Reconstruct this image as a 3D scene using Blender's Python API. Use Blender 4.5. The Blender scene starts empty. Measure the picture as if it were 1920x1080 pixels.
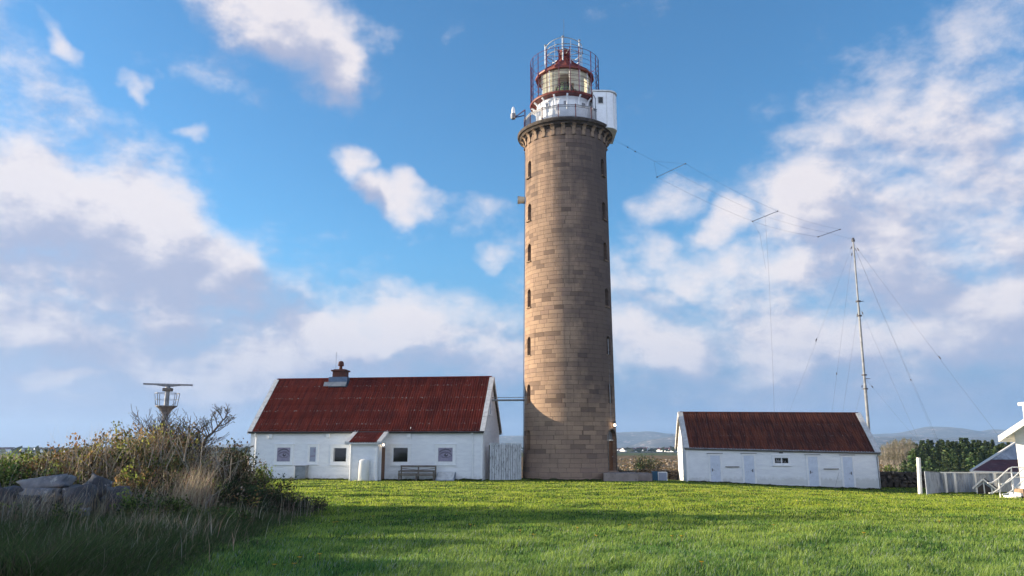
import bpy, bmesh, math, random
import numpy as np
from math import sin, cos, pi, radians as R, sqrt, atan2, floor
from mathutils import Vector, noise as mnoise
random.seed(7); RNG = np.random.default_rng(11)
S = bpy.context.scene
COL = S.collection
# ------------------------------------------------------------------ camera model
F = 1450.0; TH = R(11.61); CZ = 2.45
sT, cT = sin(TH), cos(TH)
def ray(px, py):
    x = (px-960)/F; y = (540-py)/F
    return np.array([x, cT-y*sT, sT+y*cT])
def at(px, py, Y):
    d = ray(px, py); k = Y/d[1]
    return (d[0]*k, Y, CZ+d[2]*k)
cam = bpy.data.cameras.new('camera'); co = bpy.data.objects.new('camera', cam); COL.objects.link(co)
co.location = (0, 0, CZ); co.rotation_euler = (R(90)+TH, 0, 0)
cam.sensor_width = 36; cam.lens = 36*F/1920; cam.clip_end = 60000; cam.clip_start = .1
S.camera = co
S.view_settings.view_transform = 'Standard'; S.view_settings.look = 'None'; S.view_settings.gamma = 1
S.view_settings.exposure = 1.3
# ------------------------------------------------------------------ node helpers
class NT:
    def __init__(s, nt): s.nt = nt; s.N = nt.nodes; s.L = nt.links
    def n(s, t, **k):
        nd = s.N.new(t)
        for a, v in k.items(): setattr(nd, a, v)
        return nd
    def put(s, sock, v):
        if isinstance(v, bpy.types.NodeSocket): s.L.new(v, sock)
        elif v is not None: sock.default_value = v
    def m(s, op, a, b=None, c=None, clamp=False):
        nd = s.n('ShaderNodeMath', operation=op, use_clamp=clamp)
        s.put(nd.inputs[0], a); s.put(nd.inputs[1], b); s.put(nd.inputs[2], c)
        return nd.outputs[0]
    def vm(s, op, a, b=None, out=0):
        nd = s.n('ShaderNodeVectorMath', operation=op)
        s.put(nd.inputs[0], a); s.put(nd.inputs[1], b)
        return nd.outputs[out]
    def mix(s, f, a, b, blend='MIX'):
        nd = s.n('ShaderNodeMix', data_type='RGBA', blend_type=blend)
        s.put(nd.inputs['Factor'], f)
        ia, ib = nd.inputs[6], nd.inputs[7]
        s.put(ia, c4(a) if not isinstance(a, bpy.types.NodeSocket) else a)
        s.put(ib, c4(b) if not isinstance(b, bpy.types.NodeSocket) else b)
        return nd.outputs[2]
    def noise(s, vec, scale, detail=3, rough=.55, out=0):
        nd = s.n('ShaderNodeTexNoise'); s.put(nd.inputs['Vector'], vec)
        nd.inputs['Scale'].default_value = scale; nd.inputs['Detail'].default_value = detail
        nd.inputs['Roughness'].default_value = rough
        return nd.outputs[out]
    def sstep(s, v, a, b):
        nd = s.n('ShaderNodeMapRange', interpolation_type='SMOOTHSTEP')
        s.put(nd.inputs[0], v); nd.inputs[1].default_value = a; nd.inputs[2].default_value = b
        return nd.outputs[0]
    def xyz(s, x, y, z):
        nd = s.n('ShaderNodeCombineXYZ'); s.put(nd.inputs[0], x); s.put(nd.inputs[1], y); s.put(nd.inputs[2], z)
        return nd.outputs[0]
    def sep(s, v):
        nd = s.n('ShaderNodeSeparateXYZ'); s.put(nd.inputs[0], v); return nd.outputs
def c4(c): return (c[0], c[1], c[2], 1.0)
def newmat(name):
    m = bpy.data.materials.new(name); m.use_nodes = True
    t = NT(m.node_tree); b = t.N['Principled BSDF']
    return m, t, b
def pm(name, c1, c2=None, scale=3, rough=.7, bump=0, bscale=40, metal=0, stain=None, sscale=1.5, slo=.55, shi=.7, vs=None, spec=.4, emit=0):
    """plain painted / weathered material: c1..c2 mottling, optional stains, fine bump"""
    m, t, b = newmat(name)
    tc = t.n('ShaderNodeTexCoord').outputs['Object']
    if vs: tc2 = t.vm('MULTIPLY', tc, vs)
    else: tc2 = tc
    col = t.mix(t.sstep(t.noise(tc2, scale, 4), .35, .65), c1, c2 or c1)
    if stain:
        col = t.mix(t.sstep(t.noise(tc2, sscale, 6, .65), slo, shi), col, stain)
    t.put(b.inputs['Base Color'], col)
    b.inputs['Roughness'].default_value = rough; b.inputs['Metallic'].default_value = metal
    b.inputs['Specular IOR Level'].default_value = spec
    if emit:
        b.inputs['Emission Color'].default_value = c4(c1); b.inputs['Emission Strength'].default_value = emit
    if bump:
        bn = t.n('ShaderNodeBump'); bn.inputs['Strength'].default_value = bump; bn.inputs['Distance'].default_value = .02
        t.put(bn.inputs['Height'], t.noise(tc2, bscale, 5)); t.put(b.inputs['Normal'], bn.outputs[0])
    return m
M = {}
M['white'] = pm('white_paint', (.82,.84,.86), (.75,.77,.8), 2, .55, .25, 30, stain=(.36,.35,.33), sscale=5, slo=.66, shi=.8, vs=(.6,.6,2.2))
t = NT(M['white'].node_tree); b = t.N['Principled BSDF']; lk = b.inputs['Base Color'].links[0].from_socket
o_ = t.n('ShaderNodeTexCoord').outputs['Object']; zz_ = t.sep(o_)[2]
dn = t.m('SUBTRACT', t.m('ADD', zz_, t.m('MULTIPLY', t.noise(t.vm('MULTIPLY', o_, (1,1,.5)), 5, 6, .7), -.9)), -.1)
t.put(b.inputs['Base Color'], t.mix(t.m('MULTIPLY', t.sstep(dn, .1, -.2), .3), lk, (.3,.3,.24)))
M['trim'] = pm('white_trim', (.86,.87,.88), (.8,.81,.82), 5, .5, .15, 40)
M['verge'] = pm('weathered_white', (.74,.73,.71), (.6,.59,.57), 4, .7, .3, 30, stain=(.3,.29,.27), sscale=9, slo=.6, shi=.72)
M['clean'] = pm('fresh_white', (.8,.79,.75), (.76,.75,.71), 3, .5, .1, 30)
M['peel'] = pm('peeling_white', (.7,.73,.75), (.5,.53,.56), 6, .8, .5, 60, stain=(.16,.16,.17), sscale=14, slo=.56, shi=.63, vs=(1.6,1,.25))
M['greywood'] = pm('grey_wood', (.2,.17,.14), (.12,.1,.085), 8, .85, .5, 60)
M['doorwood'] = pm('brown_door_wood', (.22,.1,.045), (.13,.06,.03), 7, .6, .4, 60, vs=(6,6,.4))
M['dark'] = pm('dark_recess', (.035,.028,.025), (.06,.045,.04), 4, .6)
M['redmetal'] = pm('red_paint', (.2,.03,.02), (.12,.022,.016), 4, .5, .1, 30)
M['brightred'] = pm('oxide_red', (.3,.075,.05), (.2,.05,.035), 5, .55, .1, 30)
M['redpole'] = pm('dark_red_iron', (.2,.035,.06), (.1,.02,.06), 3, .5)
M['bluepole'] = pm('dark_blue_iron', (.03,.03,.1), (.09,.02,.05), 1.5, .5)
M['silver'] = pm('galvanised', (.5,.52,.54), (.38,.4,.42), 5, .4, .1, 40, metal=.7)
M['greymetal'] = pm('grey_steel', (.3,.3,.31), (.2,.2,.21), 4, .5, .2, 30, metal=.4)
M['cabinet'] = pm('grey_cabinet', (.28,.3,.32), (.2,.22,.24), 3, .6, .1, 20)
M['chimbrown'] = pm('brown_chimney', (.13,.045,.03), (.08,.03,.022), 4, .8, .3, 20)
M['lead'] = pm('lead_flashing', (.12,.17,.25), (.09,.13,.2), 3, .45, .2, 20, metal=.3)
M['wire'] = pm('dark_wire', (.1,.1,.115), (.07,.07,.08), 3, .6)
M['concrete'] = pm('concrete_step', (.33,.27,.24), (.26,.21,.19), 2, .9, .4, 30, stain=(.16,.13,.12), sscale=3)
M['blackstone'] = pm('weathered_dark_stone', (.075,.06,.05), (.045,.035,.03), 3, .85, .4, 20, stain=(.14,.1,.07), sscale=4)
M['corbel'] = pm('corbel_stone', (.3,.21,.14), (.2,.14,.1), 3, .85, .4, 20, stain=(.09,.065,.05), sscale=3, slo=.5, shi=.65)
M['cream'] = pm('cream_blind', (.62,.56,.42), (.55,.5,.38), 1.5, .9)
M['lensglass'] = pm('green_lens', (.1,.2,.12), (.25,.36,.25), 6, .12, metal=.2, spec=.8)
M['blackfelt'] = pm('black_roofing', (.03,.03,.035), (.05,.05,.055), 4, .8)
M['maroon'] = pm('maroon_roof', (.13,.03,.04), (.09,.022,.03), 2, .6, .2, 12, stain=(.2,.12,.12), sscale=3)
M['bluesheet'] = pm('blue_plastic', (.02,.09,.16), (.015,.07,.12), 3, .5)
M['greysheet'] = pm('weathered_sheet', (.42,.46,.52), (.3,.34,.4), 2, .6, .2, 20, stain=(.2,.22,.26), sscale=2.5, slo=.45, shi=.7, vs=(1,1,.4))
M['curtain'] = pm('grey_curtain', (.3,.3,.3), (.24,.24,.24), 4, .9)
M['rockpale'] = pm('pale_rock', (.34,.33,.33), (.2,.2,.22), 3, .9, .7, 12, stain=(.45,.44,.42), sscale=5, slo=.58, shi=.66)
M['rockdark'] = pm('grey_rock', (.14,.14,.15), (.075,.075,.085), 2.5, .9, .8, 10, stain=(.4,.4,.4), sscale=6, slo=.64, shi=.7)
M['wallrock'] = pm('field_wall_rock', (.1,.08,.065), (.05,.042,.036), 2, .95, .8, 8, stain=(.24,.2,.16), sscale=3, slo=.56, shi=.7)
M['heathrock'] = pm('heath_rock', (.3,.25,.19), (.18,.14,.1), .4, .9, .5, 6, stain=(.42,.38,.32), sscale=.6, slo=.55, shi=.65)
M['bark'] = pm('grey_bark', (.11,.085,.075), (.06,.05,.045), 12, .9, .5, 60)
M['palebark'] = pm('pale_bark', (.34,.3,.25), (.2,.18,.15), 4, .9)
M['mastgrey'] = pm('mast_grey', (.3,.31,.32), (.2,.21,.22), 3, .6, .1, 30)
M['lampglow'] = pm('lamp_glow', (1,.72,.4), None, 1, .5, emit=5)
def glass(name, c, rough=.06, coat=0):
    m, t, b = newmat(name); b.inputs['Base Color'].default_value = c4(c); b.inputs['Roughness'].default_value = rough
    b.inputs['Specular IOR Level'].default_value = .5; return m
M['pane'] = glass('dark_window', (.012,.013,.015))
M['paneblue'] = glass('pale_window', (.3,.33,.42), .25)
m, t, b = newmat('lantern_glass')
gl = t.n('ShaderNodeBsdfGlossy'); gl.inputs['Roughness'].default_value = .05
tr = t.n('ShaderNodeBsdfTransparent'); tr.inputs[0].default_value = (.97,.98,.96,1)
mx = t.n('ShaderNodeMixShader'); fr = t.n('ShaderNodeLayerWeight'); fr.inputs[0].default_value = .2
t.L.new(t.m('ADD', t.m('MULTIPLY', t.m('POWER', fr.outputs[1], 3.0), .35), .04), mx.inputs[0]); t.L.new(tr.outputs[0], mx.inputs[1]); t.L.new(gl.outputs[0], mx.inputs[2])
t.L.new(mx.outputs[0], t.N['Material Output'].inputs[0]); M['lglass'] = m
m, t, b = newmat('blind_cloth'); b.inputs['Base Color'].default_value = (.85,.8,.64,1); b.inputs['Roughness'].default_value = .9
tr = t.n('ShaderNodeBsdfTranslucent'); tr.inputs[0].default_value = (.95,.9,.74,1)
mx = t.n('ShaderNodeMixShader'); mx.inputs[0].default_value = .55; t.L.new(b.outputs[0], mx.inputs[1]); t.L.new(tr.outputs[0], mx.inputs[2]); t.L.new(mx.outputs[0], t.N['Material Output'].inputs[0]); M['blind'] = m
def attrmat(name, rough=.7, transl=.0, var=.0, attr='Col'):
    m, t, b = newmat(name)
    a = t.n('ShaderNodeAttribute', attribute_name=attr).outputs['Color']
    t.put(b.inputs['Base Color'], a); b.inputs['Roughness'].default_value = rough; b.inputs['Specular IOR Level'].default_value = .25
    if transl:
        tr = t.n('ShaderNodeBsdfTranslucent'); t.L.new(a, tr.inputs[0])
        mx = t.n('ShaderNodeMixShader'); mx.inputs[0].default_value = transl
        t.L.new(b.outputs[0], mx.inputs[1]); t.L.new(tr.outputs[0], mx.inputs[2])
        t.L.new(mx.outputs[0], t.N['Material Output'].inputs[0])
    return m
M['leaf'] = attrmat('leaves', .6, .35)
M['blade'] = attrmat('grass_blades', .6, .5)
M['needle'] = attrmat('needles', .8, .12)
# tower masonry: courses with blocks of uneven length, each its own shade
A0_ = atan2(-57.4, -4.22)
def masonry(name, ctr_r=3.3, plinth=False):
    m, t, b = newmat(name)
    o = t.n('ShaderNodeTexCoord').outputs['Object']
    wob = t.noise(o, 1.1, 2)
    x, y, z = t.sep(o)
    ang = t.m('MULTIPLY', t.m('ARCTAN2', y, x), ctr_r)
    H = .315
    zz = t.m('DIVIDE', z, H); row = t.m('FLOOR', zz); fz = t.m('FRACT', zz)
    wn = t.n('ShaderNodeTexWhiteNoise', noise_dimensions='1D'); t.L.new(row, wn.inputs['W'])
    off = t.m('MULTIPLY', wn.outputs['Value'], 7.3)
    bw = t.m('ADD', .62, t.m('MULTIPLY', wn.outputs['Value'], .5))
    # stretch lengths unevenly along the row
    wv = t.noise(t.xyz(t.m('MULTIPLY', ang, .55), t.m('MULTIPLY', row, 3.17), 0), 1.0, 0)
    uu = t.m('ADD', t.m('ADD', t.m('DIVIDE', ang, bw), off), t.m('MULTIPLY', wv, 1.6))
    cl = t.m('FLOOR', uu); fu = t.m('FRACT', uu)
    w2 = t.n('ShaderNodeTexWhiteNoise', noise_dimensions='2D'); t.L.new(t.xyz(cl, row, 0), w2.inputs['Vector'])
    rv = w2.outputs['Value']
    rampn = t.n('ShaderNodeValToRGB'); t.L.new(rv, rampn.inputs[0])
    e = rampn.color_ramp.elements
    e[0].position = 0; e[0].color = (.15,.1,.075,1); e[1].position = 1; e[1].color = (.42,.285,.19,1)
    for p, c in ((.06,(.2,.135,.1)),(.16,(.33,.22,.155)),(.5,(.39,.265,.18)),(.85,(.42,.285,.195)),(.94,(.3,.2,.15))):
        q = e.new(p); q.color = c4(c)
    col = rampn.outputs[0]
    big = t.sstep(t.noise(t.xyz(t.m('MULTIPLY', ang, .5), t.m('MULTIPLY', z, 1.0), 3), .9, 4, .6), .42, .68)
    col = t.mix(t.m('MULTIPLY', big, .42), col, (.17,.12,.095))
    bl = t.n('ShaderNodeTexNoise'); t.put(bl.inputs['Vector'], o); bl.inputs['Scale'].default_value = 14; bl.inputs['Detail'].default_value = 5
    col = t.mix(t.m('MULTIPLY', bl.outputs[0], .45), col, (.22,.155,.11))
    # drips below: vertical streaks
    st = t.sstep(t.noise(t.xyz(t.m('MULTIPLY', ang, 2.6), t.m('MULTIPLY', z, .16), 0), 1.0, 4, .6), .56, .75)
    col = t.mix(t.m('MULTIPLY', st, .45), col, (.11,.078,.064))
    shade_grime = t.m('MULTIPLY', t.sstep(z, 12.0, 26.0), t.sstep(t.noise(t.xyz(t.m('MULTIPLY', ang, 1.7), t.m('MULTIPLY', z, .12), 5), 1.0, 5, .6), .3, .62))  # streaky grime growing upwards, also painting in the shade below the gallery
    col = t.mix(t.m('MULTIPLY', shade_grime, .6), col, (.1,.078,.068))
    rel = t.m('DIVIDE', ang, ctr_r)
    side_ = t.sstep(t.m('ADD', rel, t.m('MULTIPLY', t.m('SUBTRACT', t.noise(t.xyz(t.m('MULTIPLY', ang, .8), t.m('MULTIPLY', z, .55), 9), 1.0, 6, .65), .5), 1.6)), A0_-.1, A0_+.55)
    shade_stain = t.m('MULTIPLY', side_, t.sstep(t.m('ADD', z, t.m('MULTIPLY', wob, 4)), 5.5, 9.5))  # weather stain that also paints shade onto the unlit side of the shaft
    col = t.mix(t.m('MULTIPLY', shade_stain, .72), col, (.085,.068,.066))
    jz = t.m('MINIMUM', fz, t.m('SUBTRACT', 1, fz)); ju = t.m('MULTIPLY', t.m('MINIMUM', fu, t.m('SUBTRACT', 1, fu)), 2.4)
    j = t.m('MINIMUM', jz, ju); jm = t.sstep(j, .015, .06)
    jn = t.sstep(t.noise(o, 2.2, 2), .3, .6)
    jf = t.m('MULTIPLY', t.m('SUBTRACT', 1, jm), t.m('ADD', .12, t.m('MULTIPLY', jn, .6)))
    col = t.mix(jf, col, (.07,.05,.04))
    # greyer lower courses
    col = t.mix(t.m('MULTIPLY', t.sstep(z, 4.5, .3), .3), col, (.27,.2,.18))
    t.put(b.inputs['Base Color'], col); b.inputs['Roughness'].default_value = .9; b.inputs['Specular IOR Level'].default_value = .2
    bn = t.n('ShaderNodeBump'); bn.inputs['Strength'].default_value = .8; bn.inputs['Distance'].default_value = .03
    h = t.m('ADD', t.m('MULTIPLY', jm, .6), t.m('ADD', t.m('MULTIPLY', rv, .5), t.m('MULTIPLY', bl.outputs[0], .5)))
    t.put(bn.inputs['Height'], h); t.put(b.inputs['Normal'], bn.outputs[0])
    return m
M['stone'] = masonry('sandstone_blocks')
# corrugated roof sheet: rust red, lichen at the overlaps (real colour), sooty runs
def roofmat(name, c1, c2, lich=.5, lap=1.0):
    m, t, b = newmat(name)
    o = t.n('ShaderNodeTexCoord').outputs['Object']; x, y, z = t.sep(o)
    n1 = t.noise(t.vm('MULTIPLY', o, (5.6, .5, .5)), 1, 4)
    col = t.mix(t.sstep(n1, .35, .65), c1, c2)
    col = t.mix(t.m('MULTIPLY', t.sstep(t.noise(o, .5, 4), .4, .7), .6), col, (c1[0]*.45, c1[1]*.6, c1[2]*.8))
    ph = t.m('FRACT', t.m('DIVIDE', z, lap))
    near = t.sstep(t.m('ABSOLUTE', t.m('SUBTRACT', ph, .1)), .09, .0)
    sp = t.sstep(t.noise(t.vm('MULTIPLY', o, (5, 2.5, 4)), 1.6, 3, .7), .56, .62)
    pat = t.sstep(t.noise(o, .8, 2), .35, .55)
    f = t.m('MULTIPLY', t.m('MULTIPLY', near, sp), t.m('MULTIPLY', pat, lich), clamp=True)
    sp2 = t.m('MULTIPLY', t.sstep(t.noise(t.vm('MULTIPLY', o, (8, 2.5, 2.5)), 2, 3, .7), .68, .73), lich*.7)
    col = t.mix(t.m('MAXIMUM', f, sp2), col, (.42,.38,.36))
    t.put(b.inputs['Base Color'], col); b.inputs['Roughness'].default_value = .85; b.inputs['Specular IOR Level'].default_value = .12
    bn = t.n('ShaderNodeBump'); bn.inputs['Strength'].default_value = .4; bn.inputs['Distance'].default_value = .01
    t.put(bn.inputs['Height'], t.noise(o, 30, 4)); t.put(b.inputs['Normal'], bn.outputs[0])
    return m
M['roof'] = roofmat('red_corrugated', (.21,.04,.028), (.11,.026,.021), .9, .96)
M['roof2'] = roofmat('brown_corrugated', (.19,.065,.043), (.085,.036,.032), .35, .8)
# ------------------------------------------------------------------ mesh helpers
class MB:
    def __init__(s): s.v = []; s.f = []; s.smooth = False
    def add(s, V, Fs):
        k = len(s.v); s.v += [tuple(p) for p in V]; s.f += [tuple(i+k for i in f) for f in Fs]; return s
    def box(s, x0, x1, y0, y1, z0, z1, T=None):
        V = [(x,y,z) for z in (z0,z1) for y in (y0,y1) for x in (x0,x1)]
        if T: V = [T(p) for p in V]
        return s.add(V, [(0,2,3,1),(4,5,7,6),(0,1,5,4),(2,6,7,3),(0,4,6,2),(1,3,7,5)])
    def bar(s, a, b, w, h=None):
        """square bar between two points"""
        h = h or w; a = Vector(a); b = Vector(b); d = (b-a).normalized()
        u = d.cross(Vector((0,0,1))) if abs(d.z) < .95 else d.cross(Vector((0,1,0)))
        u.normalize(); v = u.cross(d)
        V = [p + u*sx*w/2 + v*sy*h/2 for p in (a, b) for sx, sy in ((-1,-1),(1,-1),(1,1),(-1,1))]
        return s.add(V, [(3,2,1,0),(4,5,6,7),(0,1,5,4),(1,2,6,5),(2,3,7,6),(3,0,4,7)])
    def tube(s, pts, r, n=8, cap=True):
        pts = [Vector(p) for p in pts]; rs = r if isinstance(r, (list, tuple)) else [r]*len(pts)
        V = []; Fs = []; u0 = None
        for i, p in enumerate(pts):
            d = (pts[min(i+1, len(pts)-1)] - pts[max(i-1, 0)]).normalized()
            if u0 is None: u0 = d.cross(Vector((0,0,1))) if abs(d.z) < .9 else d.cross(Vector((1,0,0)))
            u = (u0 - d*u0.dot(d)).normalized(); v = d.cross(u); u0 = u
            V += [p + (u*cos(2*pi*k/n) + v*sin(2*pi*k/n))*rs[i] for k in range(n)]
        for i in range(len(pts)-1):
            Fs += [(i*n+k, i*n+(k+1)%n, (i+1)*n+(k+1)%n, (i+1)*n+k) for k in range(n)]
        if cap: Fs += [tuple(range(n-1,-1,-1)), tuple((len(pts)-1)*n+k for k in range(n))]
        return s.add(V, Fs)
    def lathe(s, prof, n=64, c=(0,0), a0=0, a1=2*pi):
        full = abs(a1-a0-2*pi) < 1e-6; m = n if full else n+1
        V = [(c[0]+r*cos(a0+(a1-a0)*k/n), c[1]+r*sin(a0+(a1-a0)*k/n), z) for r, z in prof for k in range(m)]
        Fs = []
        for i in range(len(prof)-1):
            for k in range(n):
                k2 = (k+1) % m
                Fs.append((i*m+k, i*m+k2, (i+1)*m+k2, (i+1)*m+k))
        return s.add(V, Fs)
    def prism(s, poly, y0, y1, T=None):
        """poly in (x,z), extruded in y"""
        n = len(poly); V = [(x,y0,z) for x,z in poly]+[(x,y1,z) for x,z in poly]
        if T: V = [T(p) for p in V]
        return s.add(V, [tuple(range(n)), tuple(range(2*n-1,n-1,-1))] + [(i+n,(i+1)%n+n,(i+1)%n,i) for i in range(n)])
    def build(s, name, mat, parent=None, smooth=False, loc=None):
        me = bpy.data.meshes.new(name); me.from_pydata(s.v, [], s.f); me.materials.append(mat)
        if smooth: me.polygons.foreach_set('use_smooth', [True]*len(me.polygons)); 
        me.update()
        o = bpy.data.objects.new(name, me); COL.objects.link(o)
        if parent: o.parent = parent
        if loc: o.location = loc
        return o
def npmesh(name, V, nf, k, mat, cols=None, parent=None, faces=None, loc=None):
    """V (N,3) array; faces either given or consecutive k-gons; cols per face"""
    me = bpy.data.meshes.new(name); V = np.asarray(V, dtype=np.float32)
    me.vertices.add(len(V)); me.vertices.foreach_set('co', V.ravel())
    idx = np.arange(nf*k, dtype=np.int32) if faces is None else np.asarray(faces, dtype=np.int32).ravel()
    me.loops.add(nf*k); me.loops.foreach_set('vertex_index', idx)
    me.polygons.add(nf); me.polygons.foreach_set('loop_start', np.arange(0, nf*k, k, dtype=np.int32))
    me.polygons.foreach_set('loop_total', np.full(nf, k, dtype=np.int32))
    me.update(calc_edges=True)
    if cols is not None:
        a = me.attributes.new('Col', 'FLOAT_COLOR', 'FACE')
        c = np.ones((nf, 4), dtype=np.float32); c[:, :3] = cols; a.data.foreach_set('color', c.ravel())
    me.materials.append(mat)
    o = bpy.data.objects.new(name, me); COL.objects.link(o)
    if parent: o.parent = parent
    if loc is not None: o.location = loc
    return o
def tag(o, label=None, cat=None, group=None, kind=None):
    if label: o['label'] = label
    if cat: o['category'] = cat
    if group: o['group'] = group
    if kind: o['kind'] = kind
    return o
def thing(name, label, cat, loc=(0,0,0), rz=0, group=None):
    o = bpy.data.objects.new(name, None); COL.objects.link(o); o.location = loc; o.rotation_euler = (0,0,rz)
    o.empty_display_size = .3
    return tag(o, label, cat, group)
def copy_tree(o, parent=None):
    c = o.copy(); COL.objects.link(c); c.parent = parent
    for ch in list(o.children): copy_tree(ch, c)
    return c
def bevel(o, w, seg=2):
    md = o.modifiers.new('bevel', 'BEVEL'); md.width = w; md.segments = seg; md.limit_method = 'ANGLE'; return o
# ------------------------------------------------------------------ terrain
YK = [-60, 0, 11, 20, 30, 42, 50, 56, 61, 66, 80, 120, 200, 600, 3000, 40000]
ZK = [1.2, .98, .84, .66, .5, .33, .235, .2, .1, -.25, -1.6, -2.8, -4.6, -6.2, -8, -8]
def gz(X, Y, fine=True):
    X = np.asarray(X, dtype=float); Y = np.asarray(Y, dtype=float)
    z = np.interp(Y, YK, ZK)
    ry = np.clip((Y-12)/36, 0, 1); ry = ry*ry*(3-2*ry)
    rx = np.clip((X-8)/17, 0, 1); rx = rx*rx*(3-2*rx)*.35 + rx*.65
    z = z - .66*rx*ry*np.clip((120-Y)/50, 0, 1)
    # bank under the hedge on the left
    t = np.clip((Y-8)/40, 0, 1); cx = -10.5 - 8*t
    z = z + .22*np.exp(-((X-cx)/2.6)**2)*np.clip((52-Y)/10, 0, 1)*np.clip((Y+5)/8, 0, 1)
    if fine:
        near = np.clip((75-Y)/12, 0, 1)*np.clip((51-Y)/3, .35, 1)
        u = (np.sin(X*.9+1.3*np.sin(Y*.37+1))*np.sin(Y*1.15+.8*np.sin(X*.41)) + .6*np.sin(X*2.3+Y*.7+1)*np.sin(Y*2.6-X*.5)
             + .5*np.sin(X*.35+2)*np.sin(Y*.6+X*.17) + .35*np.sin(X*4.1+2*np.sin(Y*1.7))*np.sin(Y*4.9+1.5*np.sin(X*2.1)))
        z = z + .028*u*near
        z = z + np.clip((Y-85)/200, 0, 1)*(.5*np.sin(X*.031+Y*.013)+.35*np.sin(Y*.047-X*.02))
    return z
def ground_grid():
    ys = np.concatenate([np.arange(-30, 4, 2.), np.arange(4, 62, .22), np.geomspace(62, 400, 60), np.geomspace(430, 40000, 50)])
    us = np.concatenate([np.linspace(-1.4, -.9, 14)[:-1], np.linspace(-.9, .9, 330), np.linspace(.9, 1.4, 14)[1:]])
    Yg, U = np.meshgrid(ys, us, indexing='ij')
    W = np.maximum(Yg*1.0, 0) + 24
    X = U*W
    Z = gz(X, Yg)
    return X, Yg, Z
X, Yg, Z = ground_grid(); ny, nx = X.shape
V = np.stack([X, Yg, Z], -1).reshape(-1, 3)
ii, jj = np.meshgrid(np.arange(ny-1), np.arange(nx-1), indexing='ij'); a = (ii*nx+jj).ravel()
Fq = np.stack([a, a+1, a+nx+1, a+nx], -1)
m, t, b = newmat('ground_mat')
P = t.n('ShaderNodeNewGeometry').outputs['Position']; x, y, z = t.sep(P)
g = t.mix(t.sstep(t.noise(P, .9, 5, .6), .35, .65), (.035,.07,.012), (.065,.095,.018))
g = t.mix(t.m('MULTIPLY', t.sstep(t.noise(P, 9, 4), .55, .75), .5), g, (.09,.09,.03))
heath = t.mix(t.sstep(t.noise(P, .22, 6, .65), .42, .6), (.33,.19,.08), (.13,.1,.045))
heath = t.mix(t.sstep(t.noise(P, .6, 5, .7), .56, .64), heath, (.045,.055,.022))
heath = t.mix(t.sstep(t.noise(P, 1.3, 3, .6), .66, .7), heath, (.5,.45,.38))
field = t.mix(t.sstep(t.noise(t.vm('MULTIPLY', P, (.004,.02,1)), 1, 3), .45, .55), (.1,.14,.035), (.13,.12,.05))
plain = t.mix(t.sstep(t.noise(t.vm('MULTIPLY', P, (.012,.0032,1)), 1, 6, .65), .42, .6), (.05,.065,.055), (.17,.17,.13))
plain = t.mix(t.sstep(t.noise(t.vm('MULTIPLY', P, (.03,.0045,1)), 1, 5, .7), .6, .66), plain, (.5,.47,.43))
c = t.mix(t.sstep(t.m('ADD', y, t.m('MULTIPLY', t.noise(P, .3, 3), 6)), 64, 69), g, heath)
c = t.mix(t.sstep(t.m('ADD', y, t.m('MULTIPLY', t.noise(P, .01, 3), 120)), 800, 830), c, field)
c = t.mix(t.sstep(t.m('ADD', y, t.m('MULTIPLY', t.noise(P, .004, 3), 300)), 1250, 1300), c, plain)
t.put(b.inputs['Base Color'], c); b.inputs['Roughness'].default_value = .95; b.inputs['Specular IOR Level'].default_value = .1
bn = t.n('ShaderNodeBump'); bn.inputs['Strength'].default_value = .7; bn.inputs['Distance'].default_value = .08
t.put(bn.inputs['Height'], t.noise(P, 5, 6, .7)); t.put(b.inputs['Normal'], bn.outputs[0])
go = npmesh('ground', V, len(Fq), 4, m, faces=Fq); tag(go, kind='structure')
go.data.polygons.foreach_set('use_smooth', np.ones(len(Fq), dtype=bool))
# ------------------------------------------------------------------ distant hills
def hills(name, prof, Yc, depth, rough, mat, seed):
    px = [p[0] for p in prof]; py = [p[1] for p in prof]
    n = 260; mrow = 26; V = []; 
    for j in range(mrow):
        tt = j/(mrow-1)*2-1
        for i in range(n):
            p = px[0]+(px[-1]-px[0])*i/(n-1)
            q = np.interp(p, px, py); x0, _, z0 = at(p, q, Yc)
            H = max(z0+8, 0); Y = Yc+tt*depth/2
            v = Vector((x0/900+seed, Y/900, seed))
            nn = mnoise.fractal(v, 1.0, 2.2, 6)
            prf = max(0, 1-abs(tt)**1.6)
            V.append((x0*(1+tt*depth/2/Yc*.3), Y, -9+H*prf*(1+rough*nn*(1-prf*.72))+H*.05*nn))
    Fs = [(j*n+i, j*n+i+1, (j+1)*n+i+1, (j+1)*n+i) for j in range(mrow-1) for i in range(n-1)]
    o = npmesh(name, V, len(Fs), 4, mat, faces=Fs)
    return tag(o, kind='structure')
m, t, b = newmat('hill_mat')
P = t.n('ShaderNodeNewGeometry').outputs['Position']
c = t.mix(t.sstep(t.noise(t.vm('MULTIPLY', P, (.005,.005,.012)), 1, 7, .7), .4, .6), (.04,.045,.04), (.1,.09,.08))
c = t.mix(t.sstep(t.noise(t.vm('MULTIPLY', P, (.009,.006,.03)), 1, 6, .75), .55, .64), c, (.45,.36,.33))
t.put(b.inputs['Base Color'], c); b.inputs['Roughness'].default_value = 1
hills('hills', [(330,839),(400,834),(560,829),(700,824),(900,817),(960,815),(1100,812),(1160,811),(1205,810),(1260,815),(1400,820),(1560,814),(1640,813),(1690,811),(1725,806),(1765,801),(1800,804),(1835,811),(1862,806),(1900,808),(1960,816),(2080,824),(2300,832)], 8600, 3600, .5, m, 3.1)
hills('hills', [(1100,841),(1160,839),(1190,836),(1206,829),(1222,823),(1240,821),(1262,817),(1290,815),(1360,818),(1420,826),(1520,822),(1640,818),(1700,818),(1760,822),(1850,820),(1950,824),(2100,830),(2250,838)], 6200, 1800, .8, m, 9.7)
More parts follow.
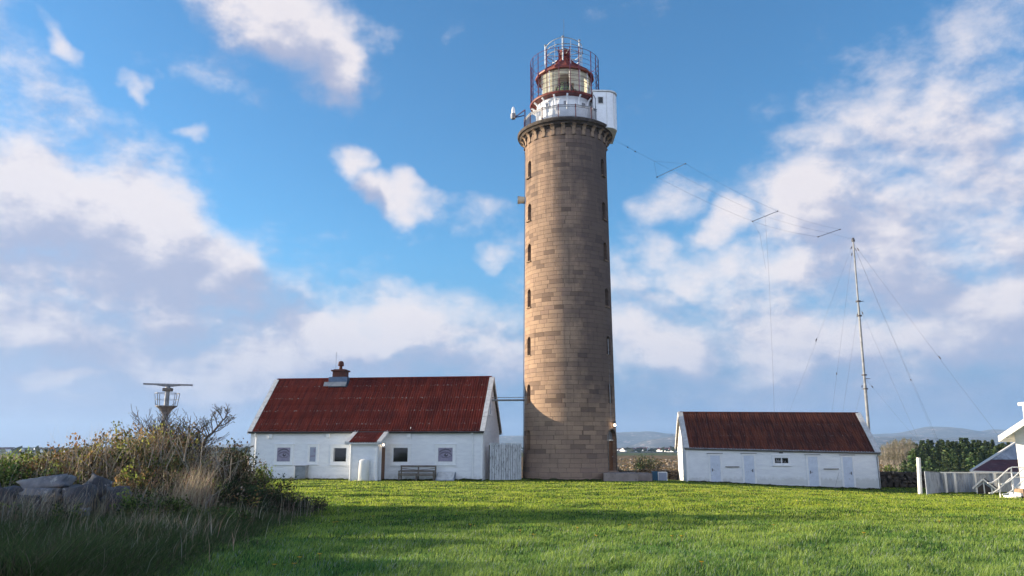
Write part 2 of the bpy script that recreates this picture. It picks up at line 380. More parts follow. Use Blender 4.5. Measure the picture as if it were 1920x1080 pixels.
# ------------------------------------------------------------------ sun & sky
SUN_AZ = R(8.5)      # how far the sun stands behind the plane of the tower, on the left
SUN_EL = R(8.2)
sd = Vector((-cos(SUN_AZ)*cos(SUN_EL), sin(SUN_AZ)*cos(SUN_EL), sin(SUN_EL)))
L = bpy.data.lights.new('sun', 'SUN'); L.energy = 5.0; L.angle = R(.55); L.color = (1, .84, .62)
lo = bpy.data.objects.new('sun', L); COL.objects.link(lo); lo.rotation_euler = sd.to_track_quat('Z', 'Y').to_euler()
W = bpy.data.worlds.new('World'); S.world = W; W.use_nodes = True
t = NT(W.node_tree); bg = t.N['Background']
sky = t.n('ShaderNodeTexSky', sky_type='NISHITA'); sky.sun_disc = False
sky.sun_elevation = SUN_EL; sky.sun_rotation = atan2(sd.x, sd.y)
sky.air_density = 1.0; sky.dust_density = .6; sky.ozone_density = 2.2
D0 = t.n('ShaderNodeTexCoord').outputs['Generated']
blobs = [ # direction (as seen from the lawn), size, tilt, weight
 (60,380,250,105,14,1.5),(290,420,130,95,25,1.35),(420,500,150,80,30,1.25),(180,520,300,110,5,1.0),(40,600,140,55,0,1.15),(330,590,200,70,10,.75),
 (90,200,240,70,30,.3),
 (520,30,200,80,20,1.2),(645,95,85,62,30,1.25),(140,50,50,16,40,.5),(275,160,16,26,0,.5),(345,268,28,12,0,.55),
 (668,290,52,40,20,1.15),(755,355,92,40,15,1.2),(870,415,130,42,15,.12),(940,488,50,18,0,.2),
 (700,635,300,48,3,1.1),(450,680,260,55,0,1.0),(270,640,130,60,10,.8),(135,695,70,20,0,.9),(860,680,200,42,0,.8),(350,720,130,40,15,.8),
 (1340,425,50,42,10,1.0),(1330,500,130,60,15,.9),(1250,362,50,34,0,.35),(1245,480,60,30,0,.5),
 (1530,390,95,95,15,1.25),(1640,470,170,90,15,1.05),(1760,250,150,100,30,.45),(1850,400,170,120,30,.85),(1890,60,130,60,0,.2),(1880,580,230,90,0,1.05),
 (1740,650,260,70,0,.95),(1500,650,200,60,0,1.0),(1230,650,150,55,0,.95),(1480,520,80,50,0,.7),(1160,620,80,50,0,.75),
 (2200,400,300,260,0,.8),(-250,400,260,300,0,.9),
 (1200,200,60,40,0,-.25),(870,60,40,60,0,-.15),(1180,20,100,40,0,-.2),(1490,228,40,20,0,-.1),(400,130,120,60,20,-.15),(1500,600,420,150,0,.5),(1750,420,270,230,20,.7),(760,610,260,60,0,.5),(250,560,330,170,10,.5)]
def cloud_group(name, blobs, smooth):
    grp = bpy.data.node_groups.new(name, 'ShaderNodeTree')
    grp.interface.new_socket('P', in_out='INPUT', socket_type='NodeSocketVector')
    grp.interface.new_socket('D', in_out='OUTPUT', socket_type='NodeSocketFloat')
    q = NT(grp); gp = q.n('NodeGroupInput').outputs[0]; go_ = q.n('NodeGroupOutput')
    frames = {}
    for T_ in (0, 15, 30):
        c_, s_ = cos(R(T_)), sin(R(T_))
        frames[T_] = gp if T_ == 0 else q.xyz(q.vm('DOT_PRODUCT', gp, (c_, -s_, 0), out=1), q.vm('DOT_PRODUCT', gp, (s_, c_, 0), out=1), 0)
    acc = None
    for (bx, by, rx, ry, tilt, w) in blobs:
        d = ray(bx, by); az = atan2(d[0], d[1]); el = atan2(d[2], sqrt(d[0]**2+d[1]**2))
        T_ = min((0, 15, 30), key=lambda k: abs(k-tilt)); c_, s_ = cos(R(T_)), sin(R(T_))
        sw = sqrt(max(w, .5)); kx, ky = sw*F/1.12/rx, sw*F/1.12/ry
        nd = q.n('ShaderNodeVectorMath', operation='MULTIPLY_ADD'); q.put(nd.inputs[0], frames[T_])
        nd.inputs[1].default_value = (kx, ky, 0); nd.inputs[2].default_value = (-(c_*az-s_*el)*kx, -(s_*az+c_*el)*ky, 0)
        k = q.m('SUBTRACT', w, q.vm('DOT_PRODUCT', nd.outputs[0], nd.outputs[0], out=1))
        acc = k if acc is None else q.m('SMOOTH_MAX' if smooth else 'MAXIMUM', acc, k, .3)
    q.L.new(q.m('MAXIMUM', acc, -1.2), go_.inputs[0])
    return grp
grpA = cloud_group('cloud_density', blobs, True)
grpB = cloud_group('cloud_light', [b_ for b_ in blobs if b_[2]*b_[3] > 9000 or b_[0] in (668, 640)], False)
dx, dy, dz = t.sep(t.vm('NORMALIZE', D0))
az = t.m('ARCTAN2', dx, dy); el = t.m('ARCSINE', dz)
# unseen cloud bank added behind the camera as fill for shaded fronts
PP = t.xyz(az, el, 0)
sp = t.n('ShaderNodeTexNoise'); t.put(sp.inputs['Vector'], PP); sp.inputs['Scale'].default_value = 8; sp.inputs['Detail'].default_value = 4
GP = t.vm('ADD', PP, t.vm('MULTIPLY', t.vm('SUBTRACT', sp.outputs['Color'], (.5,.5,.5)), (.17,.12,0)))
g1 = t.n('ShaderNodeGroup'); g1.node_tree = grpA; t.L.new(GP, g1.inputs[0])
OFF = (-.035, .045, 0)
g2 = t.n('ShaderNodeGroup'); g2.node_tree = grpB; t.L.new(t.vm('ADD', GP, OFF), g2.inputs[0])
nv = t.vm('MULTIPLY', PP, (1, 1.5, 0)); nv2 = t.vm('MULTIPLY', t.vm('ADD', PP, (-.012, .016, 0)), (1, 1.5, 0))
n1 = t.m('MULTIPLY', t.m('SUBTRACT', t.noise(nv, 10, 8, .62), .5), 2.8); n1b = t.m('MULTIPLY', t.m('SUBTRACT', t.noise(nv2, 10, 5, .62), .5), 2.8)
fill_cloud = t.m('SUBTRACT', t.m('MULTIPLY', t.m('MULTIPLY', t.sstep(dy, -.05, -.45), t.sstep(el, .95, .5)), 2.2), 1.2)
dens = t.m('ADD', t.m('MAXIMUM', g1.outputs[0], fill_cloud), n1); d2 = t.m('ADD', g2.outputs[0], n1b)
mask = t.sstep(dens, -.45, 1.0)
lit = t.sstep(t.m('SUBTRACT', dens, d2), -.4, .65)
thick = t.sstep(dens, .3, 1.7)
ccol = t.mix(lit, (3.3,3.7,5.1), (7.3,6.8,6.9))
ccol = t.mix(t.m('MULTIPLY', thick, t.m('SUBTRACT', .55, t.m('MULTIPLY', lit, .4))), ccol, (3.9,4.1,5.3))
low = t.sstep(el, .2, .0)
lowc = t.mix(t.m('MULTIPLY', low, .6), ccol, (2.7,3.4,5.1))
skyc = t.mix(1.0, sky.outputs[0], (1.05,1.85,2.4), 'MULTIPLY')
skyc = t.mix(t.sstep(el, .55, .9), skyc, t.mix(1.0, skyc, (.3,.3,.35), 'MULTIPLY'))  # unseen zenith dimmed so upward faces get less fill
veil = t.mix(t.m('MULTIPLY', t.sstep(el, .26, .03), .93), skyc, (1.35,2.4,4.6))
veil = t.mix(t.m('MULTIPLY', t.m('MULTIPLY', t.sstep(az, -.1, -.65), t.sstep(el, .24, .03)), .85), veil, (3.8,4.4,6.1))
farside = t.m('MULTIPLY', t.sstep(az, .68, .95), t.sstep(az, 2.2, 1.7))
lowc = t.mix(t.sstep(dy, .05, -.3), lowc, (7.6,8.8,11.4))  # added cloud behind the camera brightened to light the shaded fronts
full = t.mix(t.m('MULTIPLY', mask, .95), veil, lowc)
full = t.mix(t.m('MULTIPLY', farside, .55), full, (.5,.9,1.7))  # sky beyond the right edge darkened to deepen the tower's shaded side
t.L.new(full, bg.inputs['Color']); bg.inputs['Strength'].default_value = .052
# ------------------------------------------------------------------ lighthouse
TX, TY, TZ = 4.22, 57.4, .1
tower = thing('lighthouse', 'tall round sandstone lighthouse with red roofed glass lantern and white gallery', 'lighthouse', (TX, TY, TZ))
A0 = atan2(-TY, -TX)          # towards the lawn
def zc(py, dY=0.0):           # height above the tower base of something seen at image row py
    return at(1060, py, TY+dY)[2]-TZ
prof = [(3.46,-.6),(3.46,.0),(3.46,.62),(3.40,.66),(3.37,2.0),(3.34,4),(3.31,7),(3.27,11),(3.235,15),(3.2,19),(3.175,22),(3.16,24.6),(3.2,25.3),(3.2,26.2)]
def subdiv(prof, st):
    out = []
    for (r0,z0),(r1,z1) in zip(prof, prof[1:]):
        n = max(1, int(abs(z1-z0)/st))
        out += [(r0+(r1-r0)*k/n, z0+(z1-z0)*k/n) for k in range(n)]
    return out+[prof[-1]]
sm = MB().lathe(subdiv(prof, 1.2), 96)
nb = len(sm.v)
n_ = 96; top0 = nb-n_
sm.f.append(tuple(range(n_-1,-1,-1))); sm.f.append(tuple(top0+k for k in range(n_)))
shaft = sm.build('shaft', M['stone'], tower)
def arch(w, h, n=8):
    r = w/2; return [(-r,0),(r,0)]+[(r*cos(pi*k/n), h-r+r*sin(pi*k/n)) for k in range(n+1)]
def radial(phi, r, z):        # frame: x across, y inwards, z up
    c, s_ = cos(phi), sin(phi)
    def T(p): return (c*(r-p[1]) - s_*p[0], s_*(r-p[1]) + c*p[0], z+p[2])
    return T
cut = MB()
rows = [315,396,472,558,648,738,825]
wins = []
for k, py in enumerate(rows):
    for sg in (-1, 1):
        if k == 6 and sg == 1: continue
        phi = A0 + sg*R(61.5); z = at(1060, py, TY-1.6)[2]-TZ
        wins.append((phi, z-.68))
        cut.prism(arch(.56, 1.36), -.5, .55, radial(phi, 3.3, z-.68))
DPHI = A0 + R(63); DZ = .72
cut.prism(arch(1.42, 2.92, 12), -.6, .6, radial(DPHI, 3.36, DZ))
co_ = cut.build('cutter', M['dark'], tower)
bm = bmesh.new(); bm.from_mesh(co_.data); bmesh.ops.recalc_face_normals(bm, faces=bm.faces); bm.to_mesh(co_.data); bm.free()
bm = bmesh.new(); bm.from_mesh(shaft.data); bmesh.ops.recalc_face_normals(bm, faces=bm.faces); bm.to_mesh(shaft.data); bm.free()
md = shaft.modifiers.new('cut', 'BOOLEAN'); md.object = co_; md.solver = 'EXACT'; md.use_self = True
bpy.context.view_layer.update(); dg = bpy.context.evaluated_depsgraph_get(); me2 = bpy.data.meshes.new_from_object(shaft.evaluated_get(dg))
shaft.modifiers.clear(); shaft.data = me2; me2.name = 'shaft'; print('SHAFT', len(sm.v), len(me2.vertices)); bpy.data.objects.remove(co_)
for phi, z in wins:
    T = radial(phi, 3.3, z)
    f = MB().prism(arch(.53, 1.33), .36, .44, T).build('window', M['dark'], tower)
    s_ = MB().box(-.33, .33, -.03, .3, -.07, -.004, T); s_.build('sill', M['corbel'], f)
    MB().box(-.02, .02, .30, .355, .02, 1.28, T).box(-.24, .24, .30, .355, .62, .66, T).build('muntin', M['greywood'], f)
T = radial(DPHI, 3.36, DZ)
dr = MB()
for k in range(8): dr.box(-.68+k*.17, -.68+k*.17+.158, .30, .36, .0, 2.02, T)
dr = dr.build('door', M['doorwood'], tower)
MB().box(-.7,.7,.2,.36,2.06,2.14,T).build('lintel', M['silver'], dr)
pl = [(-.69,2.15),(.69,2.15)]+[(.69*cos(pi*k/10),2.2+.66*sin(pi*k/10)) for k in range(11)]
MB().prism(pl, .3, .36, T).build('transom_panel', M['greymetal'], dr)
MB().tube([T((.5,.28,.95)), T((.5,.22,.95)), T((.38,.22,.95))], .02, 6).build('handle', M['silver'], dr)
MB().tube([T((.70,.02,-.1)), T((.70,.02,2.2))]+[T((.7*cos(pi*k/10),.02,2.2+.7*sin(pi*k/10))) for k in range(1,10)]+[T((-.7,.02,2.2)), T((-.7,.02,-.1))], .045, 4).build('door_frame', M['greywood'], dr)
# lamp over the door
lt = MB().tube([T((-.05,.1,3.35)), T((-.05,-.22,3.35))], .03, 6); lt.tube([T((-.05,-.22,3.42)), T((-.05,-.22,3.3))], .09, 10)
lt = lt.build('wall_lamp', M['wire'], tower)
bb = MB(); bmx = bmesh.new(); bmesh.ops.create_uvsphere(bmx, u_segments=12, v_segments=8, radius=.09)
c_ = Vector(T((-.05,-.22,3.14))); bb.add([v.co+c_ for v in bmx.verts], [[v.index for v in f.verts] for f in bmx.faces]); bmx.free()
bb.build('lamp_globe', M['lampglow'], lt, smooth=True)
# cable and drain pipe down the wall, horn, little brackets
MB().tube([radial(DPHI-.03, 3.38-.012*z, z)((0,0,0)) for z in (3.7,5,6.5,8,10)], .018, 5).build('lamp_cable', M['silver'], tower)
MB().tube([(3.43*cos(A0-R(83)),3.43*sin(A0-R(83)),0),(3.2*cos(A0-R(83)),3.2*sin(A0-R(83)),24.8)], .022, 5).build('lightning_cable', M['wire'], tower)
T = radial(A0-R(86), 3.27, zc(375))
hn = MB().tube([T((0,.05,0)), T((0,-.5,0))], [.24,.31], 18).build('fog_horn', M['cream'], tower, smooth=False)
MB().tube([T((0,-.45,0)), T((0,-.52,0))], .325, 18).build('horn_rim', M['silver'], hn)
MB().bar(T((0,.02,-.3)), T((0,-.35,-.22)), .05).build('bracket', M['greymetal'], hn)
# corbels and gallery slab
ZG = zc(258)                       # floor edge of the gallery
slab = MB().lathe([(3.15,ZG-.34),(3.5,ZG-.3),(3.62,ZG-.16),(3.74,ZG-.14),(3.79,ZG-.04),(3.79,ZG+.08),(3.72,ZG+.13),(1.5,ZG+.15)], 96)
slab.build('gallery_floor', M['blackstone'], tower, smooth=False)
MB().lathe([(3.19,ZG-.5),(3.24,ZG-.46),(3.3,ZG-.36),(3.3,ZG-.32)], 96).build('gallery_moulding', M['blackstone'], tower)
cp = [(0,-.98),(.12,-.98),(.13,-.8),(.17,-.62),(.26,-.45),(.4,-.36),(.5,-.34),(.5,-.3),(0,-.3)]
cmesh = None
NC = 26
for k in range(NC):
    if cmesh is None:
        cb = MB(); V0 = [(3.13+x, -.14, z) for x, z in cp]+[(3.13+x, .14, z) for x, z in cp]; n = len(cp)
        cb.add(V0, [tuple(range(n)), tuple(range(2*n-1,n-1,-1))]+[(i+n,(i+1)%n+n,(i+1)%n,i) for i in range(n)])
        cb.add([(3.15,-.17,-1.0),(3.3,-.17,-1.0),(3.3,.17,-1.0),(3.15,.17,-1.0),(3.15,-.17,-1.07),(3.3,-.17,-1.07),(3.3,.17,-1.07),(3.15,.17,-1.07)],
               [(0,1,2,3),(7,6,5,4),(0,4,5,1),(1,5,6,2),(2,6,7,3)])
        c0 = cb.build('corbel', M['corbel'], tower); c0.location = (0,0,ZG); bevel(c0, .015, 1); cmesh = c0; continue
    c = cmesh.copy(); COL.objects.link(c); c.parent = tower; c.rotation_euler = (0,0,2*pi*k/NC)
# arches between corbels (curved blind arcade strip)
arc = MB(); na = 8
for k in range(NC):
    a_ = 2*pi*k/NC; b_ = 2*pi*(k+1)/NC; g_ = .045
    for i in range(na):
        u0, u1 = i/na, (i+1)/na; p0, p1 = a_+g_+(b_-a_-2*g_)*u0, a_+g_+(b_-a_-2*g_)*u1
        h0, h1 = ZG-.66+.28*sin(pi*u0)**.5, ZG-.66+.28*sin(pi*u1)**.5
        arc.add([(3.33*cos(p0),3.33*sin(p0),h0),(3.33*cos(p1),3.33*sin(p1),h1),(3.33*cos(p1),3.33*sin(p1),ZG-.31),(3.33*cos(p0),3.33*sin(p0),ZG-.31),
                 (3.18*cos(p0),3.18*sin(p0),h0),(3.18*cos(p1),3.18*sin(p1),h1)], [(0,1,2,3),(4,5,1,0)])
arc.lathe([(3.19,ZG-.33),(3.335,ZG-.33),(3.335,ZG-.3),(3.19,ZG-.3)], 114)
arc.build('corbel_arches', M['blackstone'], tower)
# watch room (white, panelled)
ZL = zc(202)                       # underside of lantern gallery
wr = MB().lathe([(2.28,ZG+.14),(2.28,ZG+.32),(2.2,ZG+.36),(2.18,ZL-.3),(2.24,ZL-.24),(2.24,ZL)], 72).build('watch_room', M['white'], tower)
rb = MB()
for k in range(24):
    T = radial(2*pi*k/24, 2.2, ZG+.3); rb.box(-.03,.03,-.05,.02,0,ZL-ZG-.55,T)
rb.build('panel_ribs', M['trim'], wr)
for dphi in (-38, 2, 40):
    T = radial(A0+R(dphi), 2.2, ZG+1.75); MB().box(-.17,.17,-.05,.05,0,.32,T).build('vent_window', M['greymetal'], wr)
# lantern gallery ring and its curved brackets
MB().lathe([(2.1,ZL-.04),(2.6,ZL-.02),(2.76,ZL+.0),(2.8,ZL+.1),(2.76,ZL+.17),(2.0,ZL+.17)], 72).build('lantern_gallery', M['redmetal'], tower)
bk = None
for k in range(16):
    if bk is None:
        p = [(2.16+.46*(1-cos(pi/2*i/8)) if False else 2.2+.45*sin(pi/2*i/8)**1.0, ZL-.06-.95*(1-i/8)**1.7) for i in range(9)]
        p = [(2.22, ZL-1.05),(2.27,ZL-.8),(2.29,ZL-.6),(2.33,ZL-.42),(2.41,ZL-.27),(2.52,ZL-.16),(2.68,ZL-.07)]
        bk = MB().tube([(r,0,z) for r,z in p], .075, 6); bk.tube([(2.24,0,ZL-.5),(2.38,0,ZL-.36)], .03, 5)
        bk.tube([(2.21,0,ZL-1.12),(2.27,0,ZL-1.0)], .07, 6)
        bk = bk.build('bracket', M['trim'], tower); continue
    c = bk.copy(); COL.objects.link(c); c.parent = tower; c.rotation_euler = (0,0,2*pi*k/16)
# lantern: sill wall, glazing, mullions, blinds, lens, roof
ZE = zc(150)                       # eave
GR = 2.13
MB().lathe([(GR+.06,ZL+.17),(GR+.06,ZL+.42),(GR-.02,ZL+.44)], 64).build('lantern_base', M['redmetal'], tower)
gz_ = MB().lathe([(GR,ZL+.43),(GR,ZE-.05)], 32).build('lantern_glass', M['lglass'], tower)
mu = MB()
for k in range(16):
    a_ = A0+2*pi*(k+.5)/16
    mu.tube([(GR*cos(a_),GR*sin(a_),ZL+.42),(GR*cos(a_),GR*sin(a_),ZE)], .02 if k%2 else .035, 5)
mu.build('mullion', M['trim'], tower)
ba = MB()
for zz in (.55,1.0,1.45,1.85):
    ba.lathe([(GR+.03,ZL+zz-.012),(GR+.05,ZL+zz),(GR+.03,ZL+zz+.012)], 48)
ba.build('glazing_bars', M['redpole'], tower)
bl_ = MB(); zb_ = [ZL+.44+(ZE-.03-ZL-.44)*k/8 for k in range(9)]
for a_ in range(-58, 240, 6):
    for k in range(8):
        if abs(a_+3) < 24-2.6*k and k < 6: continue
        p_, q_ = A0+R(a_), A0+R(a_+6); r_ = 2.0
        bl_.add([(r_*cos(p_),r_*sin(p_),zb_[k]),(r_*cos(q_),r_*sin(q_),zb_[k]),(r_*cos(q_),r_*sin(q_),zb_[k+1]),(r_*cos(p_),r_*sin(p_),zb_[k+1])], [(0,1,2,3)])
bl_.build('blind', M['blind'], tower)
MB().lathe([(0.02,ZE-.1),(2.05,ZE-.1)], 30).build('lantern_ceiling', M['blind'], tower)
lens = MB().lathe([(.35,ZL+.25),(.7,ZL+.35),(.72,ZL+.85),(.74,ZL+1.1),(.7,ZL+1.4),(.6,ZL+1.7),(.46,ZL+1.95),(.2,ZL+2.12),(.02,ZL+2.16)], 28).build('lens', M['lensglass'], tower, smooth=True)
lr = MB()
for k in range(10):
    a_ = 2*pi*k/10+.2; lr.tube([(r*cos(a_),r*sin(a_),ZL+z) for r,z in ((.72,.35),(.75,.85),(.77,1.1),(.73,1.4),(.62,1.72),(.45,1.98),(.03,2.2))], .025, 5)
for r, z in ((.74,.6),(.76,.85),(.77,1.1),(.75,1.3),(.68,1.55),(.56,1.78)):
    lr.lathe([(r+.01,ZL+z-.015),(r+.03,ZL+z),(r+.01,ZL+z+.015)], 28)
lr.build('lens_frame', M['bluepole'], lens)
ZA = zc(111)
rf = MB().lathe([(GR+.02,ZE-.06),(2.34,ZE-.06),(2.36,ZE+.06),(2.28,ZE+.1),(1.6,ZE+.62),(.9,ZE+1.2),(.42,ZA+.0),(.3,ZA+.1)], 16)
rf = rf.build('lantern_roof', M['brightred'], tower)
rr = MB()
for k in range(16):
    a_ = 2*pi*k/16; rr.tube([(r*cos(a_),r*sin(a_),z) for r,z in ((2.3,ZE+.12),(1.6,ZE+.64),(.9,ZE+1.22),(.42,ZA+.02))], .035, 5)
rr.build('roof_rib', M['redmetal'], rf)
MB().lathe([(.3,ZA+.0),(.3,ZA+.14),(.42,ZA+.2),(.47,ZA+.3),(.47,ZA+.62),(.42,ZA+.72),(.3,ZA+.8),(.1,ZA+.92),(.02,ZA+.94)], 24).build('roof_vent', M['redmetal'], rf)
# cage of posts and hoops round the lantern
PR = 2.72; ZT = zc(119)
posts = [-158,-128,-100,-88,-66,-49,-30,-9,9,24,49,64,80,96,128,158]
for k, dphi in enumerate(posts):
    a_ = A0+R(dphi); x, y = PR*cos(a_), PR*sin(a_)
    MB().bar((x,y,ZL+.15),(x,y,ZT),.06).build('cage_post', M['bluepole'] if abs(abs(dphi)-85) < 22 else M['redpole'], tower)
hp = MB()
for i, zz in enumerate(np.linspace(ZL+.62, ZT-.03, 9)):
    r = PR+.01
    hp.tube([(r*cos(a_),r*sin(a_),zz) for a_ in np.linspace(A0-R(158),A0+R(158),60)], .022 if i == 8 else .013, 4)
hp.build('cage_hoops', M['redpole'], tower)
xb = MB()
for a1_, a2_ in ((-100,-88),(-88,-66),(64,80),(80,96)):
    for k in range(3):
        z0 = ZL+.3+k*.75; 
        for s_ in (0,1):
            p, q_ = (a1_, a2_) if s_ else (a2_, a1_)
            xb.bar((PR*cos(A0+R(p)),PR*sin(A0+R(p)),z0),(PR*cos(A0+R(q_)),PR*sin(A0+R(q_)),z0+.75),.03)
xb.build('cage_brace', M['bluepole'], tower)
# roof ladder frame, antennas
pk = MB()
def rp(dphi, r, z): a_ = A0+R(dphi); return (r*cos(a_), r*sin(a_), z)
for dphi, r, za, zb in ((-8,.75,ZE+1.1,zc(67,-.7)),(-84,1.52,ZE+.5,zc(84)),(70,1.3,ZE+.5,zc(80))):
    o = MB().tube([rp(dphi,r,za), rp(dphi,r,zb-.15)], .07, 10); o.tube([rp(dphi,r,zb-.15), rp(dphi,r,zb-.12), rp(dphi,r,zb)], [.1,.12,.05], 10)
    o.build('antenna_pole', M['silver'], tower)
MB().tube([rp(0,.15,ZA+.9), rp(0,.15,zc(38))], .014, 5).build('whip_antenna', M['wire'], tower)
fr_ = MB()
ring = [rp(d, 1.5, ZA+.55) for d in range(0, 361, 24)]; fr_.tube(ring, .035, 5)
ring = [rp(d, 1.45, ZA+.1) for d in range(0, 361, 24)]; fr_.tube(ring, .03, 5)
for d in (-140,-84,-30,20,70,130): fr_.bar(rp(d,1.48,ZE+.5), rp(d,1.5,ZA+.85), .05); fr_.bar(rp(d,1.48,ZA+.3), rp(d,.45,ZA+.25), .05)
fr_.tube([rp(d,1.5,ZA+.85+.25*(1-abs(d+5)/80)) for d in range(-84,71,11)], .035, 5)
fr_.build('maintenance_ring', M['silver'], tower)
# gallery railing
RR = 3.3; rl = MB(); zr = ZG+.15
NS = 14; angs = [A0-R(168)+R(250)*k/11 for k in range(12)]
def rv(a_, z): return (RR*cos(a_), RR*sin(a_), z)
for k in range(len(angs)-1):
    p, q_ = Vector(rv(angs[k],zr)), Vector(rv(angs[k+1],zr)); up = Vector((0,0,1))
    for h in (.06,.22,.98,1.14): rl.bar(p+up*h, q_+up*h, .035 if h < 1.1 else .05)
    n = 17
    for i in range(n):
        c_ = p.lerp(q_, i/n); d_ = p.lerp(q_, (i+1)/n)
        rl.bar(c_+up*.22, c_+up*.98, .024)
        for a__, b__ in ((.06,.22),(.98,1.14)):
            rl.bar(c_+up*a__, d_+up*b__, .02); rl.bar(c_+up*b__, d_+up*a__, .02)
rl = rl.build('railing', M['greymetal'], tower)
for a_ in angs: MB().bar(rv(a_,zr-.05), rv(a_,zr+1.2), .065).build('railing_post', M['redmetal'], rl)
# white instrument cabin on the right of the gallery
cx0, cx1, cy0, cy1 = 2.0, 3.84, -2.35, .95
rc = .85; pts = [(cx0, cy0),( cx1-rc, cy0)]+[(cx1-rc+rc*sin(pi/2*i/8), cy0+rc-rc*cos(pi/2*i/8)) for i in range(1,9)]+[(cx1, cy1),(cx0, cy1)]
def cyl_poly(pts, z0, z1a, z1b=None):
    mb = MB(); n = len(pts); z1b = z1a if z1b is None else z1b
    zt = lambda x: z1a+(z1b-z1a)*(x-cx0)/(cx1-cx0)
    mb.add([(x,y,z0) for x,y in pts]+[(x,y,zt(x)) for x,y in pts], [tuple(range(n-1,-1,-1)), tuple(range(n,2*n))]+[(i,(i+1)%n,(i+1)%n+n,i+n) for i in range(n)])
    return mb
cb = cyl_poly(pts, ZG-.15, ZG+2.75, ZG+2.72).build('gallery_cabin', M['trim'], tower)
pr = [(x+(.07 if x > cx0 else -.05), y+(-.07 if y < 0 else .07)) for x, y in pts]
cyl_poly(pr, ZG+2.78, ZG+2.9, ZG+2.87).build('cabin_roof', M['verge'], cb)
sb = MB()
for x, y in ((cx1-rc, cy0),(cx1-.25,cy0+.22),(cx1, cy0+rc)): sb.bar((x+.01,y-.01,ZG-.13),(x+.01,y-.01,ZG+2.7),.045)
sb.build('cabin_seams', M['verge'], cb)
wf = MB(); wf.box(2.32,2.78,cy0-.05,cy0-.003,ZG+1.75,ZG+2.35); wf = wf.build('cabin_window', M['verge'], cb)
MB().box(2.38,2.72,cy0-.075,cy0-.052,ZG+1.81,ZG+2.29).build('pane', M['pane'], wf)
MB().tube([(2.15,cy0-.05,ZG+.1),(2.15,cy0-.05,ZG+2.2),(2.0,cy0-.05,ZG+2.5)], .025, 6).build('cable', M['wire'], cb)
# small navigation lamp on an arm, left
ar = MB(); p0 = rp(-72,3.3,zc(214)); p1 = rp(-84, 4.05, zc(222))
ar.bar(p0, (p1[0],p1[1],p1[2]), .07); ar.bar(rp(-78,3.3,zc(221)), p1, .06)
ar.bar(rp(-72,3.3,zc(214)), rp(-72,3.3,zr), .08)
ar = ar.build('lamp_arm', M['bluepole'], tower)
x, y, z = rp(-84.5, 4.12, zc(224)); 
MB().lathe([(.02,z),(.17,z),(.21,z+.1),(.21,z+.42),(.15,z+.46),(.0,z+.47)], 18, (x,y)).build('lamp_housing', M['greymetal'], ar)
MB().lathe([(.14,z+.46),(.14,z+.72),(.09,z+.95),(.02,z+1.04)], 16, (x,y)).build('lamp_cover', M['trim'], ar)
# entrance steps beside the tower
def block(name, pts, z0, z1, mat, label, cat, group=None):
    n = len(pts); mb = MB(); cx = sum(p[0] for p in pts)/n; cy = sum(p[1] for p in pts)/n
    mb.add([(x-cx,y-cy,0) for x,y in pts]+[(x-cx,y-cy,z1-z0) for x,y in pts], [tuple(range(n-1,-1,-1)), tuple(range(n,2*n))]+[(i,(i+1)%n,(i+1)%n+n,i+n) for i in range(n)])
    o = mb.build(name, mat, None, loc=(cx,cy,z0)); bevel(o, .02, 2); return tag(o, label, cat, group)
block('entrance_landing', [(6.15,53.3),(8.42,53.0),(8.62,55.6),(6.85,56.1),(6.3,54.9)], -.4, .72, M['concrete'], 'square concrete landing block at the foot of the tower door', 'steps')
block('entrance_step', [(8.46,54.3),(9.55,54.2),(9.65,56.6),(8.72,56.7)], -.4, .66, M['concrete'], 'lower concrete step behind and right of the tower landing', 'steps')
# ------------------------------------------------------------------ timber buildings
def corrugated(name, parent, mat, x0, x1, A, B, C_, D_, pitch=.177, amp=.024, courses=4, thick=.012, side=-1, step=.018, spp=6):
    """sheet from ridge edge A(x0)->B(x1) to eave edge C(x0)->D(x1); each (y,z) ; n courses lapped"""
    n = int((x1-x0)/pitch*spp); xs = np.linspace(x0, x1, n+1)
    tt = (xs-x0)/(x1-x0)
    V = []; Fs = []
    for k in range(courses):
        s0, s1 = k/courses, (k+1)/courses+.012
        if k == courses-1: s1 = 1.0
        for s_, lift in ((s0, -step*.2), (s1, step)):
            y = (A[0]*(1-tt)+B[0]*tt)*(1-s_) + (C_[0]*(1-tt)+D_[0]*tt)*s_
            z = (A[1]*(1-tt)+B[1]*tt)*(1-s_) + (C_[1]*(1-tt)+D_[1]*tt)*s_
            ny_, nz_ = (A[1]-C_[1]), (C_[0]-A[0])*-1
            ln = sqrt(ny_**2+nz_**2); ny_, nz_ = side*abs(ny_)/ln, abs(nz_)/ln
            h = amp*np.sin(2*pi*(xs-x0)/pitch) + lift
            V.append(np.stack([xs, y+ny_*h, z+nz_*h], -1))
        # lower lip so the lap reads
        V.append(V[-1]+np.array([0, -ny_*thick*2, -nz_*thick*2]))
    V = np.concatenate(V); m_ = n+1
    for k in range(courses):
        b0 = k*3*m_
        for r_ in (0, 1):
            i = np.arange(n); a = b0+r_*m_+i
            Fs.append(np.stack([a, a+1, a+m_+1, a+m_], -1))
    Fs = np.concatenate(Fs)
    return npmesh(name, V, len(Fs), 4, mat, faces=Fs, parent=parent)
